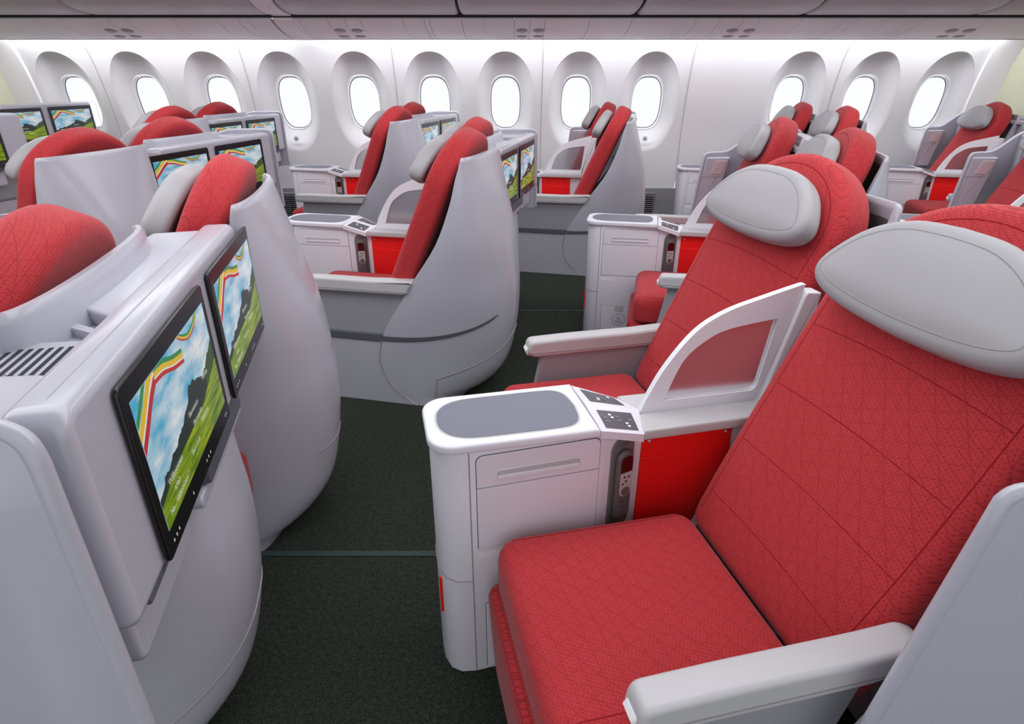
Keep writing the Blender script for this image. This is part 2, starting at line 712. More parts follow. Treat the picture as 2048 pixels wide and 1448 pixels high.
# end fairings beyond the cove light, next to the bulkheads
for x0, x1 in ((XL, XL + 0.26), (XR - 0.27, XR)):
    V, F = [], []
    for i in range(31):
        z = 0.0 + 2.0 * i / 30
        V += [(x0, wy(z) - 0.035, z), (x1, wy(z) - 0.035, z), (x1, wy(z) + 0.0, z)]
    for i in range(30):
        F += [[3 * i, 3 * i + 1, 3 * i + 4, 3 * i + 3], [3 * i + 1, 3 * i + 2, 3 * i + 5, 3 * i + 4]]
    if x0 > 0:
        V = [(x0 + x1 - p[0], p[1], p[2]) for p in V]
    mesh('end_fairing', V, F, 'psu', wall)
# dado
V, F = [], []
for i in range(9):
    z = 0.4 * i / 8
    y = wy(z) - 0.012
    V += [(XL, y, z), (XR, y, z)]
for i in range(8):
    F.append([2 * i, 2 * i + 1, 2 * i + 3, 2 * i + 2])
V += [(XL, wy(0.4), 0.402), (XR, wy(0.4), 0.402)]
F.append([16, 17, 19, 18])
mesh('dado_panel', V, F, 'dado', wall)
for gx in (-2.42, -0.62, 1.42, 3.2):
    gr = empty('air_return_grille', None)
    gr.parent = wall
    v, f = xz_slab(rr(gx - 0.19, gx + 0.19, 0.08, 0.36, 0.03), 6.87, 6.9, 0.004)
    mesh('grille_frame', v, f, 'dado', gr)
    v, f = xz_slab(rr(gx - 0.165, gx + 0.165, 0.1, 0.335, 0.02), 6.862, 6.875, 0.002)
    mesh('grille_recess', v, f, 'gap', gr)
    for i in range(10):
        z = 0.115 + i * 0.0225
        v, f = box(gx - 0.16, gx + 0.16, 6.852, 6.868, z, z + 0.009, 0.002, 2)
        mesh('grille_slat', v, f, 'dado', gr)
    for dx in (-0.055, 0.055):
        v, f = box(gx + dx - 0.005, gx + dx + 0.005, 6.848, 6.86, 0.1, 0.335, 0.002, 2)
        mesh('grille_mullion', v, f, 'gap', gr)

# the rest of the cabin shell, out of view: the ceiling
V = [(XL, -0.75, 2.7), (XR, -0.75, 2.7), (XR, 5.6, 2.7), (XL, 5.6, 2.7)]
tag(mesh('ceiling', V, [[3, 2, 1, 0]], 'bin', fix=False), 'pale cabin ceiling above the seats', 'ceiling', kind='structure')
# bulkheads closing the two ends of the cabin section
v, f = box(XL - 0.04, XL, -0.75, 7.0, 0, 2.7, 0.004, 2)
tag(mesh('wall_front', v, f, 'bulk'), 'pale green-grey bulkhead panel at the left end of the cabin', 'wall', kind='structure')
v, f = box(XR, XR + 0.04, -0.75, 7.0, 0, 2.7, 0.004, 2)
tag(mesh('wall_rear', v, f, 'bulk'), 'pale green-grey bulkhead panel at the right end of the cabin', 'wall', kind='structure')

# service rail under the bins: far edge low, near edge high
PSU = spline([(6.46, 1.853), (6.3, 1.862), (6.1, 1.892), (5.93, 1.938), (5.86, 1.972)], 5)


def psu_at(t):
    k = t * (len(PSU) - 1)
    i = min(int(k), len(PSU) - 2)
    q = k - i
    return tuple(a + (b - a) * q for a, b in zip(PSU[i], PSU[i + 1]))


rail = empty('trim_1', 'pale passenger service rail running under the overhead bins', 'service rail', kind='structure')
zc_top = 5.2
cuts = [-20, 84, 130, 229, 265, 354, 443, 485, 506, 550]
cuts2 = [588, 603, 661, 694, 725, 808, 851, 861, 925, 966, 971, 1029, 1060, 1090, 1177, 1260, 1386, 1433, 1480, 1512, 1594, 1679, 1702, 1763, 1806, 1830, 1837, 1963, 2030]
px2x = lambda p: (p - 1024) * zc_top / FPX


def psu_panel(x0, x1):
    V = [(x, y, z) for (y, z) in PSU for x in (x0, x1)]
    n = len(PSU)
    V += [(x, y + 0.004, z + 0.02) for (y, z) in PSU for x in (x0, x1)]
    F = [[2 * i, 2 * i + 1, 2 * i + 3, 2 * i + 2] for i in range(n - 1)]
    F += [[2 * n + 2 * i, 2 * n + 2 * i + 2, 2 * n + 2 * i + 3, 2 * n + 2 * i + 1] for i in range(n - 1)]
    F += [[2 * i, 2 * i + 2, 2 * n + 2 * i + 2, 2 * n + 2 * i] for i in range(n - 1)]
    F += [[2 * i + 1, 2 * n + 2 * i + 1, 2 * n + 2 * i + 3, 2 * i + 3] for i in range(n - 1)]
    F += [[0, 2 * n, 2 * n + 1, 1], [2 * n - 2, 2 * n - 1, 4 * n - 1, 4 * n - 2]]
    return V, F


for cc in (cuts, cuts2):
    for a, b in zip(cc, cc[1:]):
        xa, xb = max(px2x(a), XL), min(px2x(b), XR)
        if a == -20:
            xa = XL
        if b == 2030:
            xb = XR
        if xb - xa < 0.03:
            v, f = psu_panel(xa, xb)
        else:
            v, f = psu_panel(xa + 0.0022, xb - 0.0022)
        mesh('service_panel', v, f, 'psu', rail)
# backing above the panels (dark in the joints) and the lip at the wall side
V = [(x, y, z + 0.006) for (y, z) in PSU for x in (XL, XR)]
n = len(PSU)
mesh('rail_backing', V, [[2 * i, 2 * i + 1, 2 * i + 3, 2 * i + 2] for i in range(n - 1)], 'lens', rail)
v, f = box(XL, XR, 6.452, 6.468, 1.848, 1.9, 0.003, 2)
mesh('rail_lip', v, f, 'grey', rail)
# reading lights and air outlets, in fours
for gxp in (258, 706, 1060, 1470, 1898):
    for dx in (-0.075, 0.075):
        for tt, sz in ((0.30, 0.9), (0.55, 1.0)):
            y, z = psu_at(tt)
            y2, z2 = psu_at(tt + 0.05)
            xx = (gxp - 1024) * (5.62 - 0.3 * tt) / FPX + dx
            d = Vector((0, y2 - y, z2 - z)).normalized()
            nrm = Vector((0, d.z, -d.y))
            if nrm.z > 0:
                nrm = -nrm
            R = [Vector((xx, y, z)) + Vector((1, 0, 0)) * 0.052 * cos(2 * pi * i / 24) + d * 0.052 * sz * sin(2 * pi * i / 24) for i in range(24)]
            R2 = [Vector((xx, y, z)) + nrm * 0.006 + (p - Vector((xx, y, z))) * 0.8 for p in R]
            V = [tuple(p) for p in R + R2]
            F = [[i, (i + 1) % 24, 24 + (i + 1) % 24, 24 + i] for i in range(24)] + [[24 + i for i in range(24)]]
            mesh('reading_light' if tt < 0.4 else 'air_outlet', V, F, 'lens', rail)
# small wedge-shaped sign fins on the rail
for fx in (78, 540, 955, 1348, 1745):
    y, z = psu_at(0.22)
    y2, z2 = psu_at(0.62)
    xx = (fx - 1024) * 5.5 / FPX
    V = [(xx - 0.05, y2, z2), (xx + 0.02, y2, z2), (xx - 0.05, y - 0.06, z - 0.004), (xx - 0.0, y - 0.06, z - 0.006), (xx + 0.14, y + 0.0, z + 0.002), (xx - 0.06, y + 0.02, z + 0.002)]
    F = [[0, 1, 3, 2], [1, 4, 3], [2, 3, 4, 5], [0, 2, 5], [0, 5, 4, 1]]
    mesh('sign_fin', V, F, 'psu', rail, angle=60)
# dark shadow gap between rail and bins
v, f = box(XL, XR, 5.84, 5.93, 1.985, 2.04, 0.003, 2)
mesh('shadow_gap', v, f, 'gap', rail)

BIN = spline([(5.835, 2.004), (5.70, 2.004), (5.45, 2.045), (5.26, 2.16), (5.16, 2.33), (5.14, 2.7)], 6)


def bin_mesh(x0, x1, name, label):
    root = empty(name, label, 'overhead bin', 'overhead bins above the windows')
    R = 0.05
    pts = BIN
    n = len(pts)
    V, F = [], []
    xs = [x0, x0 + 0.012, x0 + 0.03] + [x0 + (x1 - x0) * t for t in (0.25, 0.5, 0.75)] + [x1 - 0.03, x1 - 0.012, x1]
    # rounded lower corners: lift of the lower lip near the ends
    for j, x in enumerate(xs):
        e = min(x - x0, x1 - x)
        rec = 0.016 if e <= 1e-6 else (0.005 if e < 0.02 else 0.0)
        for i, (y, z) in enumerate(pts):
            V.append((x, y + rec * 0.6, z + rec))
    m = len(xs)
    for j in range(m - 1):
        for i in range(n - 1):
            F.append([j * n + i, (j + 1) * n + i, (j + 1) * n + i + 1, j * n + i + 1])
    # closing sides and back
    b = len(V)
    V += [(x0, 6.3, 2.05), (x0, 6.3, 2.5), (x1, 6.3, 2.05), (x1, 6.3, 2.5)]
    F.append(list(range(0, n)) + [b + 1, b])
    F.append([(m - 1) * n + i for i in range(n)][::-1] + [b + 2, b + 3])
    F.append([0, b, b + 2, (m - 1) * n])
    F.append([n - 1, (m - 1) * n + n - 1, b + 3, b + 1])
    mesh('bin_door', V, F, 'bin', root, angle=50)
    return root


bz = 5.13
bx = lambda p: (p - 1024) * bz / FPX
edges = [(XL, bx(196), 'leftmost overhead bin, partly cut by the left frame edge'), (bx(201), bx(546), 'long overhead bin left of the bright ceiling frame'),
         (bx(590), bx(919), 'overhead bin just right of the bright ceiling frame'), (bx(924), bx(1264), 'overhead bin over the middle of the picture'),
         (bx(1270), bx(1594), 'overhead bin right of the middle one'), (bx(1600), bx(1932), 'overhead bin second from the right end'), (bx(1938), XR, 'rightmost overhead bin against the rear bulkhead')]
for a, b, lab in edges:
    bin_mesh(a, b, 'overhead_bin', lab)
mesh('trim_2', *(lambda q: ([(x, y + 0.03, z + 0.025) for (y, z) in BIN for x in (XL, XR)], [[2 * i, 2 * i + 1, 2 * i + 3, 2 * i + 2] for i in range(len(BIN) - 1)]))(0), 'gap')
tag(bpy.data.objects['trim_2'], 'dark gap strip between the overhead bins', 'trim', kind='structure')
# frame rib between bins, running down across the rail to the sidewall
rib = empty('trim_3', 'pale rib between two overhead bins crossing the rail', 'trim', kind='structure')
xa, xb = bx(549), bx(587)
P = [(y, z) for (y, z) in BIN[::-1]] + [(5.86, 1.968)] + [(y, z - 0.006) for (y, z) in PSU[::-1]] + [(6.47, 1.846)]
V = [(x, y, z) for (y, z) in P for x in (xa, xb)] + [(x, y + 0.05, z + 0.05) for (y, z) in P for x in (xa, xb)]
n = len(P)
F = [[2 * i, 2 * i + 1, 2 * i + 3, 2 * i + 2] for i in range(n - 1)]
F += [[2 * i, 2 * i + 2, 2 * n + 2 * i + 2, 2 * n + 2 * i] for i in range(n - 1)]
F += [[2 * i + 1, 2 * n + 2 * i + 1, 2 * n + 2 * i + 3, 2 * i + 3] for i in range(n - 1)]
mesh('rib_cover', V, F, 'psu', rib)

# cove lamps hidden behind the rail, washing the top of the sidewall
for i, (x0, x1) in enumerate(((-4.92, -2.13), (-1.93, 4.76))):
    V = [(x0, 6.49, 1.90), (x1, 6.49, 1.90), (x1, 6.53, 1.95), (x0, 6.53, 1.95), (x0, 6.48, 1.905), (x1, 6.48, 1.905), (x1, 6.52, 1.955), (x0, 6.52, 1.955)]
    F = [[0, 1, 2, 3], [7, 6, 5, 4], [0, 4, 5, 1], [1, 5, 6, 2], [2, 6, 7, 3], [3, 7, 4, 0]]
    o = mesh('cove_lamp', V, F, 'cove', smooth=False)
    tag(o, ('short' if i == 0 else 'long') + ' strip lamp behind the rail washing the sidewall with light', 'lamp', 'cove lamps above the windows')

# ------------------------------------------------------------------ seat parts (seat frame: x back, y across, z up; outer side = +y * sy)
from mathutils.bvhtree import BVHTree
TILT = atan(0.45)
PHI = radians(12.6)
SHIFT_W = -0.175


def drape(V, F, pts, lift=0.0):
    """drop points (x, y) onto the top of a mesh"""
    t = BVHTree.FromPolygons([Vector(v) for v in V], F)
    out = []
    for x, y in pts:
        hit = t.ray_cast(Vector((x, y, 2)), Vector((0, 0, -1)))
        if hit[0] is not None:
            out.append((x, y, hit[0].z + lift))
    return out


def set_frame(o, loc, xa, ya, za):
    m = Matrix((xa, ya, za)).transposed().to_4x4()
    m.translation = loc
    o.matrix_local = m
    return o


BACKF = ((0, -1, 0), (sin(TILT), 0, cos(TILT)), (-cos(TILT), 0, sin(TILT)))
CREASE = (0.241, 0, 0.47)
BT = 0.12


def back_outline():
    P = []
    t0, a, b = 0.712, 0.29, 0.24
    for i in range(37):
        th = pi * i / 36
        P.append((a * cos(th), t0 + b * sin(th)))
    P += [(-0.29, 0.5), (-0.288, 0.3), (-0.282, 0.15), (-0.276, 0.06)] + [(-0.276 + 0.055 * (1 - cos(radians(q))), 0.055 - 0.055 * sin(radians(q))) for q in (30, 60, 90)]
    P += [(0.221, 0.0)] + [(0.276 - 0.055 * (1 - sin(radians(q))), 0.055 - 0.055 * cos(radians(q))) for q in (30, 60, 90)] + [(0.276, 0.06), (0.282, 0.15), (0.288, 0.3), (0.29, 0.5)]
    return P


def head_outline():
    pts = [(0.0, 0.0), (0.10, 0.004), (0.180, 0.014), (0.236, 0.034), (0.256, 0.066), (0.240, 0.112), (0.184, 0.174), (0.10, 0.212), (0.0, 0.220)]
    R = spline(pts, 5)
    L = [(-x, y) for x, y in R[::-1]][1:-1]
    return R + L


def make_seat(sy, wing):
    root = empty('business_seat')
    # cushion
    P = rr(-0.278, 0.245, -0.268, 0.268, (0.058, 0.055, 0.055, 0.058), 6)
    v, f = slab(P, 0.14, 0.045, 0.012, rb=0.02, ne=5, z0=0.375)
    cu = mesh('seat_cushion', v, f, 'red', root)
    for s in (-1, 1):
        pp = drape(v, f, [(-0.235 + 0.45 * i / 30, s * 0.236) for i in range(31)], -0.001)
        mesh('piping', *tube(pp, 0.0018, 5), 'seam', cu)
    # leg rest below the front edge of the cushion
    P = rr(-0.262, 0.262, 0.0, 0.33, 0.05, 5)
    v, f = slab(P, 0.10, 0.035, 0.006, ne=4)
    lr = mesh('leg_rest', v, f, 'redside', root)
    set_frame(lr, (-0.185, 0, 0.06), (0, -1, 0), (-0.06, 0, 0.998), (-0.998, 0, -0.06))
    v, f = box(-0.17, 0.22, -0.25, 0.25, 0.05, 0.385, 0.02)
    mesh('seat_base', v, f, 'dark', root)
    # backrest
    P = back_outline()
    v, f = slab(P, BT, 0.04, 0.012, rb=0.03, ne=5)
    bk = mesh('backrest', v, f, 'red', root)
    set_frame(bk, Vector(CREASE) - Vector(BACKF[2]) * BT, *BACKF)
    for t in (0.118, 0.278, 0.440, 0.600):
        w = 0.243
        pp = drape(v, f, [(-w + 2 * w * i / 40, t + 0.012 * (1 - ((i - 20) / 20) ** 2)) for i in range(41)], -0.0012)
        mesh('seam', *tube(pp, 0.0019, 5), 'seam', bk)
    Q = [p for p in inset(P, 0.043)]
    pp = drape(v, f, [p for p in Q if p[1] > 0.05], -0.001)
    k = max(range(len(pp)), key=lambda i: (Vector(pp[i]) - Vector(pp[i - 1])).length)
    mesh('piping', *tube(pp[k:] + pp[:k], 0.0018, 5), 'seam', bk)
    # headrest
    P = head_outline()
    v, f = slab(P, 0.072, 0.026, 0.010, rb=0.022, ne=5)
    hd = mesh('headrest', v, f, 'pouch', root, angle=60)
    h0 = Vector(CREASE) + Vector(BACKF[1]) * 0.652 + Vector(BACKF[2]) * 0.024
    ta = TILT + radians(4)
    set_frame(hd, h0, (0, -1, 0), (sin(ta), 0, cos(ta)), (-cos(ta), 0, sin(ta)))
    pp = drape(v, f, inset(P, 0.027), -0.0004)
    mesh('headrest_stitching', *tube(pp, 0.0013, 5, closed=True), 'pipe', hd)
    v, f = box(-0.05, 0.05, 0.06, 0.17, -0.04, 0.005, 0.006)
    mesh('headrest_hinge', v, f, 'dark', hd)
    # outer armrest and its side panel
    A = empty('outer_armrest')
    A.parent = root
    g = G(sy)
    P = [(-0.168, 0.612), (-0.158, 0.660), (0.0, 0.664), (0.25, 0.664)] + ([(0.345, 0.668), (0.375, 0.655), (0.372, 0.628), (0.33, 0.612), (0.27, 0.596)] if wing else [(0.33, 0.668), (0.472, 0.672), (0.43, 0.60)]) + [(-0.14, 0.594)]
    g.add(*xz_slab(rounded(P, 0.02), 0.272, 0.337, 0.012, ne=4))
    g.build('arm_pad', 'arm', A)
    g = G(sy)
    g.add(*xz_slab([(-0.15, 0.613), (-0.15, 0.616), (0.33 if wing else 0.44, 0.618), (0.33 if wing else 0.44, 0.615)], 0.2705, 0.3385, 0.0005, ne=1))
    g.build('arm_groove', 'lens', A)
    g = G(sy)
    g.add(*xz_slab(rounded([(-0.172, 0.622), (-0.166, 0.632), (-0.152, 0.632), (-0.152, 0.60), (-0.166, 0.604)], 0.004), 0.285, 0.325, 0.004))
    g.build('arm_button', 'icon', A)
    g = G(sy)
    g.add(*xz_slab(rounded([(-0.112, 0.598), (0.29, 0.598), (0.24, 0.37), (-0.155, 0.37)] if wing else [(-0.112, 0.598), (0.445, 0.598), (0.32, 0.37), (-0.155, 0.37)], 0.02), 0.281, 0.308, 0.006))
    g.build('side_panel', 'grey', A)
    return root


def rounded(P, r, n=4):
    """round the corners of a polygon"""
    if area2(P) < 0:
        P = P[::-1]
    if r < 0.0045:
        return list(P)
    out = []
    m = len(P)
    for i in range(m):
        a, b, c = Vector(P[i - 1]), Vector(P[i]), Vector(P[(i + 1) % m])
        d1, d2 = (a - b), (c - b)
        q = min(r, d1.length * 0.45, d2.length * 0.45)
        p1, p2 = b + d1.normalized() * q, b + d2.normalized() * q
        for k in range(n + 1):
            t = k / n
            p = p1 * (1 - t) ** 2 + b * 2 * t * (1 - t) + p2 * t * t
            out.append((p.x, p.y))
    return out


# ------------------------------------------------------------------ seat shell
SH = spline([(0.0, 0.43, 0.655, 0.316), (0.04, 0.375, 0.70, 0.318), (0.085, 0.32, 0.775, 0.320), (0.16, 0.277, 0.835, 0.321), (0.26, 0.259, 0.868, 0.322), (0.41, 0.302, 0.893, 0.324),
             (0.56, 0.397, 0.90, 0.325), (0.67, 0.466, 0.893, 0.325), (0.85, 0.588, 0.87, 0.324), (1.04, 0.665, 0.818, 0.32), (1.16, 0.692, 0.782, 0.316), (1.215, 0.705, 0.765, 0.313)], 4)


def shell_pt(a, z, off=0.0, n=2.5):
    """a from -pi/2 (inner front edge) through 0 (back) to +pi/2 (outer front edge)"""
    uf, ub, hw = interp(SH, z)
    c, s = cos(a), sin(a)
    if z > 1.1:       # the rim rounds off towards its two front corners
        z -= (z - 1.1) / 0.115 * 0.034 * max(0.0, (abs(a) - radians(81)) / radians(9)) ** 2
    y = (hw + off) * math.copysign(abs(s) ** (2 / n), s)
    x = uf + (ub + off - uf) * (max(c, 0) ** (2 / n))
    return (x, y, z)


def make_shell(sy, wing):
    root = empty('seat_shell')
    AA = [radians(d) for d in (-90, -88.5, -87, -85, -83)] + [radians(-80 + 160 * i / 40) for i in range(41)] + [radians(d) for d in (83, 85, 87, 88.5, 90)]
    na = len(AA) - 1
    ZZ = [r[0] for r in SH]
    g = G(sy)
    V, F = [], []
    top = 1.215
    for z in ZZ:
        V += [shell_pt(a, z) for a in AA]
    m = na + 1
    nz = len(ZZ)
    for k in range(nz - 1):
        for i in range(na):
            F.append([k * m + i, k * m + i + 1, (k + 1) * m + i + 1, (k + 1) * m + i])
    b = len(V)
    th = 0.026
    for z in ZZ:
        V += [shell_pt(a, z, -th) for a in AA]
    for k in range(nz - 1):
        for i in range(na):
            F.append([b + k * m + i, b + (k + 1) * m + i, b + (k + 1) * m + i + 1, b + k * m + i + 1])
    # rounded rim over the top
    rim = len(V)
    for i, a in enumerate(AA):
        p, q = Vector(shell_pt(a, top)), Vector(shell_pt(a, top, -th))
        mid = (p + q) / 2
        V += [tuple(p * 0.75 + q * 0.25 + Vector((0, 0, 0.010))), tuple(q * 0.75 + p * 0.25 + Vector((0, 0, 0.010)))]
    o_, i_ = (nz - 1) * m, b + (nz - 1) * m
    for i in range(na):
        F += [[o_ + i, o_ + i + 1, rim + 2 * i + 2, rim + 2 * i], [rim + 2 * i, rim + 2 * i + 2, rim + 2 * i + 3, rim + 2 * i + 1], [rim + 2 * i + 1, rim + 2 * i + 3, i_ + i + 1, i_ + i]]
    # front edges
    for k in range(nz - 1):
        for e in (0, na):
            F.append([k * m + e, (k + 1) * m + e, b + (k + 1) * m + e, b + k * m + e])
    for e in (0, na):
        F.append([o_ + e, rim + 2 * e, rim + 2 * e + 1, i_ + e])
    g.add(V, F)
    g.build('shell_body', 'shell', root, angle=50)
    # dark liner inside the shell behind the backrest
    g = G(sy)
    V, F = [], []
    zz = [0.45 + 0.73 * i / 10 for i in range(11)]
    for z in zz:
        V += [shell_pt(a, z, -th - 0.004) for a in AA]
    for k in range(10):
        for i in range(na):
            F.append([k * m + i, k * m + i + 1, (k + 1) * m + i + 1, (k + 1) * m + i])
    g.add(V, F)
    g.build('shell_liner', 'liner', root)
    # joint lines of the shell
    g = G(sy)
    zs = [0.0 + 0.36 * i / 14 for i in range(15)]
    g.add(*tube([shell_pt(pi / 2, max(z, 0.003), 0.0) for z in zs], 0.0028, 5))
    path = []
    for i in range(31):
        t = i / 30
        a = radians(66 - 66 * t * 1.45)
        z = 0.155 + 0.185 * min(1, t * 1.45) if t * 1.45 < 1 else 0.34
        path.append(shell_pt(a, z, 0.0))
    g.add(*tube(path, 0.0026, 5))
    g.add(*tube([shell_pt(radians(66), 0.155 * (1 - i / 8) + 0.002, 0.0) for i in range(9)], 0.0026, 5))
    g.build('shell_joint', 'lens', root)
    # lower body panel in front of the shell, under the armrest
    g = G(sy)
    g.add(*xz_slab([(-0.15, 0.0), (-0.14, 0.35), (interp(SH, 0.352)[0] + 0.012, 0.352)] + [(interp(SH, z)[0] + 0.012, z) for z in (0.3, 0.25, 0.2, 0.15, 0.1, 0.06, 0.03, 0.0)], 0.285, 0.3185, 0.0015, ne=1))
    g.build('lower_body', 'shell', root)
    # dark trim band along body and shell
    g = G(sy)
    g.add(*xz_slab([(-0.14, 0.346), (-0.138, 0.386), (interp(SH, 0.386)[0] + 0.002, 0.386), (interp(SH, 0.346)[0] + 0.002, 0.346)], 0.286, 0.3245, 0.004))
    V, F = [], []
    N = 36
    for i in range(N + 1):
        t = i / N
        a = radians(90 - 60 * t)
        z = 0.366 + 0.118 * t ** 1.7
        h = 0.020 * (1 - 0.55 * t) * (1 if t < 0.97 else 0.45)
        c = Vector(shell_pt(a, z, 0.0))
        for dz, off in ((-h, -0.003), (-h * 0.6, 0.004), (h * 0.6, 0.004), (h, -0.003)):
            V.append(shell_pt(a, z + dz, off))
    for i in range(N):
        for k in range(3):
            F.append([4 * i + k, 4 * i + k + 1, 4 * i + 5 + k, 4 * i + 4 + k])
    g.add(V, F)
    if not wing:
        g.build('trim_band', 'band', root)
    if wing:
        x0 = lambda z: 0.219 + 0.110 * (z - 0.6)
        yp = lambda x: 0.40 + 0.37 * (x - 0.255)
        TOP = spline([(0.268, 1.045), (0.280, 1.06), (0.31, 1.066), (0.385, 1.068), (0.43, 1.08), (0.48, 1.115), (0.55, 1.170), (0.61, 1.200), (0.68, 1.208), (0.84, 1.207), (0.872, 1.203), (0.888, 1.19), (0.893, 1.165)], 4)
        W = empty('privacy_wing')
        W.parent = root
        # the sheet: columns from nose to back edge; inner face, outer face with a raised outer layer behind the ridge
        cols = []
        xs = [i / 40 for i in range(41)]
        zt = lambda x: interp(TOP, x)[0]
        V, F = [], []
        NZ = 22
        half = 0.010
        for side in (-1, 1):
            for q in xs:
                for k in range(NZ + 1):
                    t = k / NZ
                    # column leans with the front edge near the nose and stands upright at the back
                    xt = 0.268 + (0.893 - 0.268) * q
                    zb = 0.42 + 0.27 * min(1, max(0, (xt - 0.3) / 0.5))
                    z = zb + (zt(xt) - zb) * t
                    lean = x0(z) - x0(1.04)
                    x = xt + lean * (1 - q) ** 1.5
                    y = yp(x)
                    if side > 0:
                        d = x - (x0(z) + 0.145)
                        sm = lambda q_: (lambda w_: w_ * w_ * (3 - 2 * w_))(min(1, max(0, q_)))
                        bul = (0.026 * sm(d / 0.03) + 0.03 * sm((1.1 - z) / 0.6) * sm(d / 0.3)) * sm((zt(xt) - z) / 0.07) * sm((0.895 - x) / 0.08)
                        y += half + bul
                    else:
                        y -= half
                    edge = min(q, 1 - q) * 0.657
                    if edge < 0.012:
                        y = yp(x) + (y - yp(x)) * (0.55 if edge < 0.001 else 0.9)
                    V.append((x, y, z))
        nc, nr = len(xs), NZ + 1
        for sd in (0, 1):
            b0 = sd * nc * nr
            for i in range(nc - 1):
                for k in range(NZ):
                    F.append([b0 + i * nr + k, b0 + (i + 1) * nr + k, b0 + (i + 1) * nr + k + 1, b0 + i * nr + k + 1])
        b0 = nc * nr
        for i in range(nc - 1):
            F.append([i * nr + NZ, (i + 1) * nr + NZ, b0 + (i + 1) * nr + NZ, b0 + i * nr + NZ])
        for e in (0, nc - 1):
            for k in range(NZ):
                F.append([e * nr + k, e * nr + k + 1, b0 + e * nr + k + 1, b0 + e * nr + k])
        g = G(sy)
        g.add(V, F)
        g.build('wing_sheet', 'shell', W, angle=40)
        # rounded bead along the top edge
        g = G(sy)
        g.add(*tube([(x0(z), yp(x0(z)), z) for z in (0.42, 0.6, 0.9, 1.0)] + [(x, yp(x), z) for x, z in TOP] + [(0.893, yp(0.893), z) for z in (1.1, 0.9, 0.70)], 0.0112, 12, bn=(-0.347, 0.938, 0)))
        g.build('wing_bead', 'shell', W)
        # reading-light box on the inner face
        g = G(sy)
        v, f = xz_slab(rounded([(x0(0.7) + 0.02, 0.70), (x0(1.03) + 0.014, 1.042), (0.436, 1.046), (0.372, 0.70)], 0.012), -0.05, 0.0, 0.01, ne=4)
        face = lambda x: max(0.006, yp(x) - 0.008 - 0.386)
        g.add([(p[0], yp(p[0]) - 0.008 + p[1] / 0.05 * face(p[0]), p[2]) for p in v], f)
        g.build('light_box', 'shell', W)
        g = G(sy)
        v, f = xz_slab(rounded([(0.318, 0.935), (0.345, 1.022), (0.422, 1.026), (0.388, 0.937)], 0.006), -0.055, -0.048, 0.002)
        g.add([(p[0], yp(p[0]) - 0.008 - face(p[0]) + p[1] + 0.05, p[2]) for p in v], f)
        g.build('light_plate', 'swatch', W)
        g = G(sy)
        g.add(*tube([(x, yp(x) - 0.008 - face(x), 0.918) for x in (0.26, 0.30, 0.35, 0.39)], 0.002, 5))
        g.build('light_box_joint', 'lens', W)
    return root


